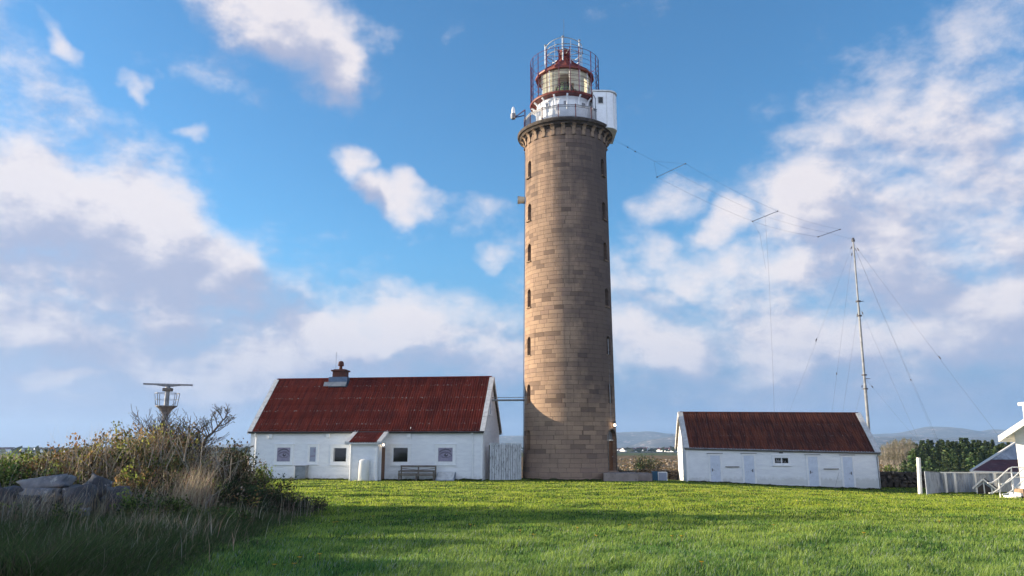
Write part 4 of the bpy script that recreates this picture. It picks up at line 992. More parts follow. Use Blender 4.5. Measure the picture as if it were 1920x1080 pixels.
MB().tube([(-.1,sey-.03,sez0-.02),(SL+.15,sey-.03,sez1-.02)], .05, 8).build('gutter', M['greymetal'], sroof)
MB().tube([(SL+.02,sey-.03,sez1-.03),(SL-.05,-.08,e1-.4),(SL-.02,-.08,b1+.1)], .035, 8).build('downpipe', M['greymetal'], shed)
def sdoor(px0, px1, py0, py1, hs, tone):
    x0, z1_ = fs(px0, py0); x1, z0_ = fs(px1, py1)
    f = MB(); fw = .13
    f.box(x0-fw,x0-.003,-.065,-.0,z0_,z1_); f.box(x1+.003,x1+fw,-.065,-.0,z0_,z1_); f.box(x0-fw,x1+fw,-.065,-.0,z1_+.003,z1_+fw)
    d = MB(); w_ = (x1-x0)/5
    for k in range(5): d.box(x0+k*w_+.004,x0+(k+1)*w_-.004,-.045,-.02,z0_,z1_-.005)
    d = d.build('door', M[tone], shed)
    d.data.transform
    f.build('door_frame', M['trim'], d)
    MB().box(x0-fw-.08,x1+fw+.08,-.13,-.003,z1_+fw+.003,z1_+fw+.04).build('drip_board', M['greymetal'], d)
    hx = x0+.12 if hs < 0 else x1-.12; hz = z0_+.95
    MB().box(hx-.03,hx+.03,-.055,-.047,hz-.1,hz+.1).tube([(hx,-.05,hz),(hx,-.1,hz),(hx-hs*.14,-.1,hz)], .014, 6).build('handle', M['wire'], d)
sdoor(1331,1352,853.5,907,-1,'peel2') if 'peel2' in M else None
M['doorpaint'] = pm('door_paint', (.67,.73,.84), (.6,.66,.77), 3, .6, .2, 30, stain=(.4,.42,.46), sscale=7, slo=.62, shi=.72)
sdoor(1331,1352,854,907,-1,'doorpaint'); sdoor(1394,1416,854,908.5,1,'doorpaint'); sdoor(1514,1536,856.5,911.5,-1,'doorpaint'); sdoor(1579,1601.5,857,913.5,1,'doorpaint')
x0, z0 = fs(1449, 872.5); x1, z1 = fs(1481, 854.5)
w_, r_ = window(shed, x0, z0, x1-x0, z1-z0, fw=.1, mull='v', depth=.08)
mb = MB(); a,b_,c_,d_ = r_
for k in range(9):
    u = random.uniform(a,b_-.15); mb.add([(u,-.043,c_+.02),(u+.12,-.043,c_+.05),(u+.1,-.043,c_+random.uniform(.15,.4))],[(0,1,2)])
mb.build('interior_clutter', M['greymetal'], w_)
x_, z_ = fs(1464, 849); o = MB().box(x_-.13,x_+.13,-.14,-.03,z_-.03,z_+.05).build('shed_lamp', M['wire'], shed); bevel(o,.02,1)
for px, py, wd in ((1373,875,26),(1558,879,28)):
    x0,z_ = fs(px-wd/2,py); x1,_ = fs(px+wd/2,py); MB().box(x0,x1,-.12,-.03,z_-.03,z_+.02).build('wall_rail', M['greywood'], shed)
# small white box with a blue side by the shed
p = at(1242, 908, 56.5)
bx_ = thing('notice_box', 'small white glossy box with dark blue side by the stone wall', 'box', (p[0],p[1],gz(p[0],p[1])-.05))
o = MB().box(-.32,.34,-.2,.25,0,.66).build('box_front', M['clean'], bx_); bevel(o,.01,1)
MB().box(-.72,-.335,-.18,.25,0,.7).build('box_side', M['bluesheet'], bx_); MB().box(-.27,.29,-.215,-.203,.06,.6).build('glossy_panel', M['paneblue'], bx_)
# ------------------------------------------------------------------ mast and wire antenna
mb0 = at(1628, 795, 66); mt0 = at(1599.5, 449, 66)
dirm = (Vector(mt0)-Vector(mb0)).normalized(); gzm = float(gz(mb0[0], 66))
base = Vector(mb0)-dirm*((mb0[2]-gzm)/dirm.z)
mast = thing('guyed_mast', 'tall slender grey guyed radio mast rising behind the shed', 'mast', tuple(base))
Lm = (Vector(mt0)-base).length
def mp(py): return Vector(at(1599.5+(py-449)*28.5/346, py, 66))-base
MB().tube([(0,0,0), mp(795), mp(722)], [.13,.125,.12], 10).build('mast_section', M['mastgrey'], mast)
MB().tube([mp(722), mp(575)], [.1,.095], 10).build('mast_section', M['mastgrey'], mast)
MB().tube([mp(575), mp(452)], [.075,.065], 10).build('mast_section', M['mastgrey'], mast)
MB().tube([mp(453), mp(450), mp(446)], [.14,.15,.08], 10).build('mast_cap', M['wire'], mast)
for py in (565, 592, 703, 729): MB().tube([mp(py+1.2), mp(py-1.2)], .21, 10).build('collar', M['wire'], mast)
for py in (565, 710):
    MB().bar(mp(py), mp(py)+Vector((.45,-.05,0)), .05).build('guy_bracket', M['wire'], mast)
def spherepts(mb, c, r):
    b_ = bmesh.new(); bmesh.ops.create_icosphere(b_, subdivisions=1, radius=r)
    mb.add([v.co+Vector(c) for v in b_.verts], [[v.index for v in f.verts] for f in b_.faces]); b_.free()
guys = [((1600,455),(1480,770),60,[(1591,466),(1525,648)]), ((1600,455),(1560,770),80,[(1595,474),(1560,692)]),
        ((1601,458),(1705,700),58,[(1608,470)]), ((1601,456),(1860,800),62,[(1616,469),(1778,679)]), ((1602,460),(1745,800),84,[(1707,699)]),
        ((1611,575),(1580,770),72,[(1604,590)]), ((1612,570),(1712,800),60,[(1624,589)]), ((1622,708),(1596,800),60,[(1614,726)]), ((1622,708),(1700,800),72,[(1641,724)])]
for (a0_, b0_, Yb, ins) in guys:
    A_ = mp(a0_[1]); B_ = Vector(at(b0_[0], b0_[1], Yb))-base
    D_ = (B_-A_); k = (gzm-base.z - A_.z + float(gz(0,66))*0)/D_.z if D_.z < 0 else 1
    E_ = A_+D_*max(1, (-A_.z)/D_.z)
    g = MB().tube([A_, A_.lerp(E_,.5)-Vector((0,0,.12)), E_], .006, 4).build('guy_wire', M['wire'], mast)
    for (ix, iy) in ins:
        u = (iy-a0_[1])/(b0_[1]-a0_[1]); mb = MB(); Q = A_+D_*u; mb.tube([Q-D_.normalized()*.13, Q+D_.normalized()*.13], .045, 6)
        mb.build('insulator', M['wire'], g)
t0 = Vector(at(1150, 262, 57.6)); t1 = Vector(at(1598, 447, 66))
ant = thing('wire_antenna', 'three wire aerial with cross spars strung from the tower gallery to the mast', 'antenna', tuple(t0))
Ys = lambda px: 57.6+(66-57.6)*(px-1150)/(1598-1150)
def ap(px, py, dy=0): return Vector(at(px, py, Ys(px)+dy))-t0
spr = [((1232,332),(1285,307)), ((1411,415),(1458,396)), ((1534,444),(1575,430))]
SP = []
for (a_, b_) in spr:
    mid = (a_[0]+b_[0])/2; p_ = Vector(at(a_[0],a_[1],Ys(mid)-1.0))-t0; q_ = Vector(at(b_[0],b_[1],Ys(mid)+1.0))-t0; SP.append((p_, q_))
    s_ = MB().tube([p_, q_], .024, 6).build('cross_spar', M['mastgrey'] if a_[0] < 1300 else M['wire'], ant)
    mb = MB(); spherepts(mb, p_, .07); spherepts(mb, q_, .07); mb.build('spar_end', M['wire'], s_)
yk = ap(1226, 302)
wr_ = 0.0065
def wire(name, pts, sag=.0):
    P = []
    for a_, b_ in zip(pts, pts[1:]):
        for k in range(6): P.append(Vector(a_).lerp(Vector(b_), k/6)-Vector((0,0,sag*4*(k/6)*(1-k/6))))
    P.append(Vector(pts[-1])); return MB().tube(P, wr_, 4).build(name, M['wire'], ant)
wire('aerial_wire', [Vector((-.35,-.1,.15)), yk]); wire('aerial_wire', [yk, SP[0][0]]); wire('aerial_wire', [yk, SP[0][1]])
MIDS = [(p+q_)/2 for p, q_ in SP]; te = Vector(mt0)-t0
wire('aerial_wire', [yk, MIDS[0]]); wire('aerial_wire', [MIDS[0], MIDS[1], MIDS[2]], .12)
wire('aerial_wire', [SP[0][0], SP[1][0], SP[2][0]], .15); wire('aerial_wire', [SP[0][1], SP[1][1], SP[2][1]], .15)
wire('aerial_wire', [MIDS[2], te])
wire('down_lead', [MIDS[1], ap(1442,520), ap(1449,690), ap(1452,775)]); wire('down_lead', [SP[1][0], ap(1425,440), ap(1436,505)])
for px, py in ((1177,276),(1191,284)):
    mb = MB(); spherepts(mb, ap(px,py), .07); mb.build('insulator', M['wire'], ant)
# ------------------------------------------------------------------ radar tower behind the hedge
rY = 100; rb0 = at(303, 860, rY); rx0 = rb0[0]+.0; rg = float(gz(rx0, rY))
rad = thing('radar_tower', 'grey steel radar tower with a railed platform and long scanner bar behind the hedge', 'tower', (rx0, rY, rg))
def rz(py): return at(303, py, rY)[2]-rg
MB().tube([(0,0,0),(0,0,rz(790)),(0,0,rz(768))], [.38,.34,.36], 16).build('column', M['mastgrey'], rad)
MB().lathe([(.37,rz(779)),(.55,rz(772)),(1.0,rz(765)),(1.3,rz(762.5)),(1.32,rz(761)),(0.1,rz(761))], 20).build('platform', M['greymetal'], rad)
rl2 = MB(); n = 8; zp = rz(761); zt_ = rz(737.5)
P0 = [(1.28*cos(2*pi*k/n+.3),1.28*sin(2*pi*k/n+.3),zp) for k in range(n)]; P1 = [(1.48*cos(2*pi*k/n+.3),1.48*sin(2*pi*k/n+.3),zt_) for k in range(n)]
for k in range(n):
    rl2.bar(P0[k],P1[k],.06); rl2.bar(P1[k],P1[(k+1)%n],.06); m0 = Vector(P0[k]).lerp(Vector(P1[k]),.5); m1 = Vector(P0[(k+1)%n]).lerp(Vector(P1[(k+1)%n]),.5); rl2.bar(m0,m1,.04)
rl2.build('railing', M['mastgrey'], rad)
MB().tube([(0,0,zp),(0,0,rz(733))], [.3,.26], 12).build('pedestal', M['mastgrey'], rad)
mb = MB(); mb.box(-.55,.55,-.4,.4,rz(734),rz(727.5)); o = mb.build('gearbox', M['greywood'], rad); bevel(o,.06,2)
MB().tube([(0,0,rz(727.4)),(0,0,rz(724))], .3, 10).build('turning_head', M['greymetal'], rad)
sc = MB(); c_, s_ = cos(R(12)), sin(R(12)); T = lambda p: (p[0]*c_-p[1]*s_, p[0]*s_+p[1]*c_, p[2]-.012*p[0])
sc.box(-2.95,2.95,-.2,.2,rz(722.5),rz(719.5),T); sc.add([T(p) for p in ((-1.6,-.1,rz(722.6)),(1.6,-.1,rz(722.6)),(.5,-.1,rz(725)),(-.5,-.1,rz(725)),(-1.6,.1,rz(722.6)),(1.6,.1,rz(722.6)),(.5,.1,rz(725)),(-.5,.1,rz(725)))],[(0,1,2,3),(7,6,5,4),(0,4,5,1),(1,5,6,2),(2,6,7,3),(3,7,4,0)])
sc.build('scanner', M['greymetal'], rad)
# ------------------------------------------------------------------ stones
def rock_mesh(seed, sub=2):
    b_ = bmesh.new(); bmesh.ops.create_icosphere(b_, subdivisions=sub, radius=1)
    for v in b_.verts:
        p = v.co.copy(); n = mnoise.fractal(p*1.6+Vector((seed*3.1,seed,0)), 1.0, 2, 3)
        c = Vector([max(-.66, min(.66, a)) for a in p]); v.co = c*(1.15+.42*n)
    V = np.array([v.co[:] for v in b_.verts]); Fc = [[v.index for v in f.verts] for f in b_.faces]; b_.free(); return V, Fc
ROCKS = [rock_mesh(k, 3) for k in range(9)]
def rotm(a, b, c):
    ca, sa, cb, sb, cc, sc = cos(a), sin(a), cos(b), sin(b), cos(c), sin(c)
    return np.array([[ca,-sa,0],[sa,ca,0],[0,0,1]])@np.array([[cb,0,sb],[0,1,0],[-sb,0,cb]])@np.array([[1,0,0],[0,cc,-sc],[0,sc,cc]])
def drystone(name, path, h, thick, mat, label, size=.28, seed=1, ragged=.15):
    rnd = random.Random(seed); Vs = []; Fs = []; off = 0
    P = [Vector((x, y, 0)) for x, y in path]
    org = P[0]
    for a, b in zip(P, P[1:]):
        L_ = (b-a).length; d = (b-a)/L_; nrm = Vector((-d.y, d.x, 0)); s_ = 0
        course = 0; z = 0
        while z < h:
            sz = size*rnd.uniform(.8, 1.3)*(1-.25*z/h); s_ = -rnd.uniform(0, sz)
            while s_ < L_:
                w = sz*rnd.uniform(.8, 2.0); hh = sz*rnd.uniform(.7, 1.1)
                if z+hh*.6 > h*(1-ragged*(1+sin(s_*.7+seed))*rnd.random()): s_ += w; continue
                for side in (-1, 1):
                    c = a+d*(s_+w/2)+nrm*side*(thick*.5*(1-.3*z/h)-sz*.25)
                    V, Fc = rnd.choice(ROCKS)
                    V2 = (V*np.array([w*.56, thick*.36, hh*.58]))@rotm(atan2(d.y,d.x)+rnd.uniform(-.15,.15), rnd.uniform(-.15,.15), rnd.uniform(-.2,.2)).T
                    g_ = float(gz(c.x, c.y))
                    V2 = V2+np.array([c.x-org.x, c.y-org.y, g_+z+hh*.45])
                    Vs.append(V2); Fs += [[i+off for i in f] for f in Fc]; off += len(V2)
                s_ += w*.98
            z += sz*.82
    o = npmesh(name, np.concatenate(Vs), len(Fs), 3, mat, faces=Fs, loc=(org.x, org.y, 0))
    return tag(o, label, 'wall')
drystone('dry_stone_wall', [(8.2,63.5),(13.0,63.6),(17,63.4)], .88, .7, M['wallrock'], 'dark dry stone wall in shade between the lighthouse and the shed', .24, 2)
p0, p1 = at(1640, 900, 60), at(1748, 900, 58.5)
drystone('dry_stone_wall', [(p0[0]-1,60.5),(p1[0]+1,59.5)], 1.28, .8, M['wallrock'], 'dark dry stone wall between the shed and the corrugated fence', .33, 5)
drystone('dry_stone_wall', [(-14.5,16.2),(-11.8,17.0),(-10.2,17.6),(-9.3,18.4)], .95, .9, M['rockdark'], 'grey boulder wall overgrown with brambles at the left edge', .36, 8, .3)
def boulder(px, py, Y, sx, sy, sz, rot, mat, k, label, tilt=0, name='boulder'):
    p = at(px, py, Y); V, Fc = ROCKS[k]; V2 = (V*np.array([sx, sy, sz]))@rotm(rot, tilt, 0).T
    o = npmesh(name, V2, len(Fc), 3, M[mat], faces=Fc, loc=p); tag(o, label, 'boulder'); return o
boulder(88, 906, 17.0, .56, .3, .17, .1, 'rockpale', 1, 'long pale flat boulder on top of the overgrown wall, far left', -.12)
boulder(150, 932, 16.8, .36, .34, .30, .3, 'rockdark', 2, 'dark grey angular boulder with white lichen spots in the overgrown wall')
boulder(182, 912, 17.4, .24, .3, .24, .8, 'rockdark', 3, 'dark upright wedge boulder at the right end of the overgrown wall', .5)
boulder(75, 928, 16.7, .42, .3, .17, -.1, 'rockpale', 4, 'low pale boulder just below the long flat one')
boulder(15, 928, 16.6, .3, .3, .2, -.1, 'rockdark', 5, 'rounded grey boulder at the left edge of the picture')
boulder(222, 935, 17.2, .26, .3, .3, .2, 'rockdark', 6, 'dark boulder under the dry stalks, rightmost in the overgrown wall')
boulder(56, 945, 16.5, .3, .3, .22, .2, 'rockdark', 7, 'shaded grey boulder at the foot of the overgrown wall')
boulder(155, 960, 16.3, .16, .2, .1, .2, 'rockpale', 0, 'small whitish stone in the grass below the dark angular boulder')
boulder(46, 1040, 12.6, .09, .1, .07, .2, 'rockpale', 2, 'small pale stone in the shaded long grass, bottom left', name='stone')
# ------------------------------------------------------------------ foliage builders
def leafquads(C, size, dirs=None, aspect=.55, seed=0):
    """C (n,3) centres -> (4n,3) folded leaf quads, random orientation"""
    r = np.random.default_rng(seed); n = len(C)
    d = r.normal(size=(n,3)) if dirs is None else dirs+r.normal(size=(n,3))*.5
    d /= np.linalg.norm(d, axis=1)[:,None]; u = np.cross(d, r.normal(size=(n,3))); u /= np.linalg.norm(u, axis=1)[:,None]
    s = (size*(r.random(n)*.8+.6))[:,None]; w = u*s*aspect*.5
    A = C-d*s*.5; B = C+w; Cc = C+d*s*.5; D = C-w
    return np.stack([A,B,Cc,D],1).reshape(-1,3)
def palette(n, cols, wts, seed, jit=.18):
    r = np.random.default_rng(seed); cols = np.array(cols); k = r.choice(len(cols), n, p=np.array(wts)/sum(wts))
    return np.clip(cols[k]*(1+r.normal(size=(n,1))*jit)*(1+r.normal(size=(n,3))*.06), .004, .9)
def twigs(rnd, start, d, length, r, depth, out, tips, bend=.25, split=3, spread=.55, up=.15, minr=.0055):
    pts = [Vector(start)]; dd = Vector(d).normalized(); n = max(3, int(length/.11)); 
    for i in range(n):
        dd = (dd+Vector((rnd.uniform(-1,1),rnd.uniform(-1,1),rnd.uniform(-.6,1)*.8))*bend*.5+Vector((0,0,up*.25))).normalized()
        pts.append(pts[-1]+dd*length/n)
    rs = [max(minr, r*(1-.55*i/n)) for i in range(n+1)]
    out.append((pts, rs))
    if depth == 0: tips.append(pts[-1]); tips.append(pts[len(pts)//2]); return
    for k in range(split+(depth > 1)):
        i = rnd.randint(max(1, n//3), n); a = rnd.uniform(0, 2*pi)
        sd_ = Vector((cos(a), sin(a), rnd.uniform(-.2,.6)))
        twigs(rnd, pts[i], dd*(1-spread)+sd_*spread, length*rnd.uniform(.5,.75), rs[i]*.62, depth-1, out, tips, bend, split, spread, up, minr)
def shrub(name, label, cat, loc, stems, group=None, leaves=0, lsize=.07, lcols=None, lw=None, seed=1, depth=3, mat='bark', split=3, spread=.55, up=.15, bend=.25, extra=None, lspread=.05):
    t_ = thing(name, label, cat, loc, 0, group); rnd = random.Random(seed); out = []; tips = []
    for (d, L_, r) in stems: twigs(rnd, (rnd.uniform(-.1,.1), rnd.uniform(-.1,.1), -.1), d, L_, r, depth, out, tips, bend, split, spread, up)
    mb = MB()
    for pts, rs in out: mb.tube(pts, rs, 4 if rs[0] < .012 else 6, cap=False)
    mb.build('branches', M[mat], t_)
    if leaves:
        r = np.random.default_rng(seed); T_ = np.array([p[:] for p in tips]); C = T_[r.integers(0, len(T_), leaves)]+r.normal(size=(leaves,3))*lspread
        npmesh('foliage', leafquads(C, lsize, seed=seed), leaves, 4, M['leaf'], palette(leaves, lcols, lw, seed), t_)
    return t_
BR = [(.09,.12,.03),(.16,.17,.04),(.13,.08,.04),(.2,.12,.06),(.05,.075,.03),(.28,.3,.06)]
def bush(name, label, cat, loc, rad, n, lsize, cols, wts, group=None, seed=1, stems=14, lumps=7, stalks=0, stalkc=None):
    """mound of leaves on thin stems: leaves gather in tufts on a lumpy shell, gaps between"""
    t_ = thing(name, label, cat, loc, 0, group); rnd = random.Random(seed); r = np.random.default_rng(seed)
    rx, ry, rz_ = rad
    lc = np.array([[rnd.uniform(-.62,.62)*rx, rnd.uniform(-.62,.62)*ry, rnd.uniform(.3,.8)*rz_] for _ in range(lumps)]); lr = np.array([rnd.uniform(.3,.5) for _ in range(lumps)])
    ntuft = max(20, n//14); k = r.integers(0, lumps, ntuft); d = r.normal(size=(ntuft,3)); d /= np.linalg.norm(d,axis=1)[:,None]
    rr_ = (r.random(ntuft)**.45)
    tc_ = lc[k]+d*(rr_*lr[k])[:,None]*np.array([rx,ry,rz_]); tc_[:,2] = np.maximum(tc_[:,2], r.random(ntuft)*.3*rz_)
    m_ = r.integers(0, ntuft, n); C = tc_[m_]+r.normal(size=(n,3))*lsize*1.1
    dirs = (C-np.array([0,0,0.1*rz_])); dirs /= (np.linalg.norm(dirs,axis=1)[:,None]+1e-6)
    tcol = palette(ntuft, cols, wts, seed+3, .22); col = np.clip(tcol[m_]*(1+r.normal(size=(n,1))*.2), .004, .9)
    npmesh('foliage', leafquads(C, lsize, dirs, .6, seed), n, 4, M['leaf'], col, t_)
    mb = MB()
    for q in range(stems):
        e = tc_[rnd.randrange(ntuft)]; s0 = Vector((e[0]*.35+rnd.uniform(-.2,.2)*rx, e[1]*.35+rnd.uniform(-.2,.2)*ry, -.1))
        e = Vector(e)*rnd.uniform(1.0,1.12); m1 = s0.lerp(e,.55)+Vector((rnd.uniform(-.1,.1)*rx,rnd.uniform(-.1,.1)*ry,.12*rz_))
        mb.tube([s0, m1, e], [.014,.009,.004], 4, cap=False)
    mb.build('stems', M['bark'], t_)
    return t_
GREENB = ([(.09,.14,.035),(.17,.22,.05),(.06,.09,.03),(.28,.34,.08),(.15,.1,.05)], [4,3,3,1.5,1.5])
BRAMB = ([(.13,.15,.045),(.19,.12,.06),(.26,.15,.065),(.07,.08,.03),(.36,.36,.08),(.3,.2,.08),(.4,.32,.22)], [4,3,3,3,1.6,2,1.5])
DARKB = ([(.04,.055,.022),(.07,.06,.035),(.09,.06,.04),(.05,.08,.03)], [3,3,2,3])
DRYB = ([(.2,.14,.09),(.13,.09,.06),(.26,.2,.13),(.1,.1,.05)], [3,3,2,2])
def bsh(px, pyt, Y, rx, ry, pal, n, seed, label, name='bramble_bush', cat='bush', ls=.075, below=0, group=None, lumps=8, **k):
    tp = at(px, pyt, Y); g_ = float(gz(tp[0], Y))-below; h = (tp[2]-g_)
    return bush(name, label, cat, (tp[0], Y, g_), (rx, ry, h*.92), n, ls, pal[0], pal[1], group, seed, lumps=lumps, **k)
bsh(30,868,20.5,1.5,1.0,GREENB,3800,21,'green leafy bush at the far left behind the boulder wall', ls=.08)
bsh(130,862,20.2,1.4,1.0,BRAMB,4600,22,'olive and rust leaved bramble behind the long pale boulder', ls=.075)
bsh(215,812,21.5,1.35,1.1,BRAMB,6000,23,'tall bramble with yellowed leaves right above the dark angular boulder', ls=.08)
bsh(262,800,22.6,1.3,1.1,(BRAMB[0],[2,4,4,3,1,3,1]),6400,24,'rusty brown bramble below the radar tower', ls=.075)
bsh(350,800,23.2,1.5,1.2,(BRAMB[0],[4,3,2,4,1.5,1,1]),7800,25,'tall dark green and brown thicket under the bare shrub', ls=.08)
bsh(420,838,24.5,1.2,1.1,DARKB,4800,26,'dark low thicket beneath the leaning branch', ls=.075)
bsh(470,880,25.5,1.2,1.1,GREENB,3600,27,'small green bush in front of the house corner', ls=.07)
bsh(505,895,25,1.0,.9,DARKB,2800,28,'dark brown tangle at the right end of the hedge near the house corner', ls=.06)
bsh(270,872,19.6,1.3,.8,DRYB,3600,29,'dry brown bramble mass hanging over the right end of the boulder wall', ls=.055)
bsh(400,892,21.5,1.5,1.0,(DARKB[0],[3,3,2,5]),5200,30,'shaded green undergrowth in front of the thicket', name='undergrowth', ls=.06)
bsh(330,905,19.6,1.2,.9,(BRAMB[0],[3,2,1,4,1,1,1]),4200,31,'shaded leafy tangle below the rusty bramble', name='undergrowth', ls=.06)
bsh(560,936,22.2,1.0,.6,DARKB,3400,32,'low dark bush ending the hedge on the lawn, rightmost', name='low_bush', ls=.045)
bsh(500,930,22.2,1.3,.9,DARKB,4200,33,'low dark bush left of the last one on the lawn', name='low_bush', ls=.05)
bsh(450,942,19.8,1.1,.8,(DARKB[0],[4,2,1,4]),3600,34,'low shaded bush at the foot of the hedge beside the white twig', name='low_bush', ls=.05)
bsh(60,858,30,2.4,1.5,GREENB,3200,35,'distant green bush on the left horizon behind the wall', ls=.09)
bsh(440,868,34,1.6,1.2,DRYB,2600,36,'reddish brown scrub behind the hedge left of the house', ls=.07)
bsh(470,884,44,1.6,1.2,DRYB,2000,37,'brown scrub against the left corner of the house', ls=.08)
# hedge continuing beyond the left edge of the picture: it throws the lawn into shade
HB = [(-9.4,9.2,1.0),(-10.8,11.0,1.15),(-12.1,12.8,1.35),(-13.5,14.8,1.6),(-14.9,16.8,1.95),(-16.3,18.7,2.1),(-17.8,20.7,2.2)]
ORD = ['nearest','second','third','fourth','fifth','sixth','farthest']
for k, (x_, y_, h_) in enumerate(HB):
    bush('hedge_bush', 'leafy hedge bush just outside the left edge, %s from the camera' % ORD[k], 'bush', (x_,y_,float(gz(x_,y_))), (1.5,1.5,h_), 6500, .11, GREENB[0], GREENB[1], None, 60+k, lumps=14)
bsh(12,852,22,1.3,1.0,GREENB,4200,121,'leafy bush at the left edge rising to the horizon', ls=.085)
bsh(75,850,21.6,1.2,1.0,BRAMB,4200,122,'olive bramble at the horizon above the long pale boulder', ls=.08)
bsh(140,842,21.8,1.2,1.0,(BRAMB[0],[4,2,2,3,2.5,2,1]),4600,123,'yellow green bramble between the long pale boulder and the tall bramble', ls=.08)
bsh(300,822,20.8,1.1,.8,(BRAMB[0],[4,2,2,3,3,2,1]),4200,124,'yellow leaved bramble in front of the bare shrub', ls=.08)
bsh(245,880,18.7,.8,.6,(BRAMB[0],[4,3,2,3,2,2,3]),2600,125,'leafy bramble spilling over the right end of the boulder wall', ls=.07)
bsh(330,925,17.6,.8,.5,(GREENB[0],[4,2,4,1,2]),2000,126,'small leafy weed clump in front of the hedge with pale stalks', name='weed_clump', cat='weeds', ls=.06)
bsh(262,925,16.6,.45,.3,(GREENB[0],[4,3,3,2,1]),1100,127,'yellow green weed clump at the foot of the boulder wall, right end', name='weed_clump', cat='weeds', ls=.055)
bsh(405,900,20.2,1.3,.9,(BRAMB[0],[4,2,1,4,1,1,1]),4600,141,'green and brown undergrowth right of the straw clump below the thicket', name='undergrowth', ls=.065)
bsh(455,912,20.6,1.2,.8,DARKB,4200,142,'dark undergrowth below the dark thicket, left of the low bushes', name='undergrowth', ls=.06)
bsh(525,918,23,1.1,.8,(BRAMB[0],[3,3,2,4,.6,1,1]),3600,143,'brown tinged low bush behind the two dark low bushes on the lawn', name='low_bush', ls=.055)
bsh(390,955,17.4,1.0,.7,(GREENB[0],[4,2,4,.6,2]),3000,144,'shaded green weeds at the foot of the hedge left of the pale twig', name='weed_clump', cat='weeds', ls=.05)
bsh(20,940,15.8,.6,.4,(GREENB[0],[4,2,4,1,2]),1300,128,'green weed clump at the left edge below the boulders', name='weed_clump', cat='weeds', ls=.055)
bsh(120,950,15.6,.5,.35,(GREENB[0],[4,2,4,1,2]),1000,129,'green weed clump below the dark angular boulder', name='weed_clump', cat='weeds', ls=.05)
bc = at(303, 850, 23.4); 
shrub('bare_shrub', 'bare twiggy grey shrub standing in front of the radar tower', 'shrub', (bc[0], 23.4, float(gz(bc[0],23.4))+.9), [((-.35,.1,1),1.15,.045),((-.1,-.1,1),1.3,.045),((.12,.1,1),1.15,.04),((.5,0,1),1.15,.04),((.8,.1,.8),1.05,.035),((-.6,0,.8),.95,.03)], leaves=160, lsize=.055, lcols=[(.2,.12,.06),(.12,.1,.05),(.2,.2,.06)], lw=[3,2,1], seed=4, depth=3, split=4, spread=.5, up=.3)
bc = at(345, 850, 23.0)
shrub('bare_shrub', 'bare grey shrub with few yellow leaves right of the radar tower', 'shrub', (bc[0], 23.0, float(gz(bc[0],23.0))+.9), [((-.2,.1,1),1.05,.04),((.15,-.1,1),1.1,.04),((.45,.1,1),1.0,.035),((.75,0,.9),1.05,.03)], leaves=420, lsize=.06, lcols=[(.2,.2,.06),(.13,.14,.05),(.2,.12,.06)], lw=[2,3,2], seed=15, depth=3, split=4, spread=.55, up=.2)
# the leaning shrub: stem goes up right to a spread head
ls0 = at(352, 878, 23.8); lean = thing('leaning_shrub', 'dark leaning shrub whose branch reaches up right towards the house', 'shrub', ls0)
def lp_(px, py, dy=0): return Vector(at(px, py, 23.8+dy))-Vector(ls0)
mb = MB(); rnd = random.Random(8); tips = []; out = []
main = [lp_(352,885), lp_(366,855), lp_(380,835,.1), lp_(388,820,.1), lp_(398,812,.2), lp_(408,800,.2), lp_(418,788,.2), lp_(428,780,.2)]
mb.tube(main, [.07,.06,.05,.045,.035,.028,.02,.01], 6)
mb.tube([lp_(372,870), lp_(384,852,.2), lp_(397,840,.2)], [.045,.04,.03], 6)
for (a_, b_) in (((388,820),(372,806)),((388,820),(378,792)),((398,812),(395,785)),((398,812),(424,798)),((408,800),(402,780)),((408,800),(431,790)),((418,788),(411,774)),((418,788),(428,772)),((380,835),(366,818)),((392,816),(385,800))):
    p_, q_ = lp_(*a_), lp_(*b_, rnd.uniform(-.3,.3)); out.append(([p_, p_.lerp(q_,.5)+Vector((.02,0,-.02)), q_],[.02,.014,.008])); tips.append(q_)
    for k in range(7):
        s_ = p_.lerp(q_, rnd.uniform(.3,1)); o2 = []; t2 = []
        twigs(rnd, s_, (q_-p_).normalized()+Vector((rnd.uniform(-.9,.9),rnd.uniform(-.6,.6),rnd.uniform(-.2,.9))), .2, .006, 1, o2, t2, .3, 2, .5, .2, .006); out += o2; tips += t2
for pts, rs in out: mb.tube(pts, rs, 4, cap=False)
mb.build('branches', M['bark'], lean)
T_ = np.array([p[:] for p in tips]); r = np.random.default_rng(3); C = T_[r.integers(0,len(T_),260)]+r.normal(size=(260,3))*.03
npmesh('foliage', leafquads(C, .05, seed=3), 260, 4, M['leaf'], palette(260, [(.06,.07,.03),(.1,.1,.04),(.12,.08,.04)], [3,2,1], 3), lean)
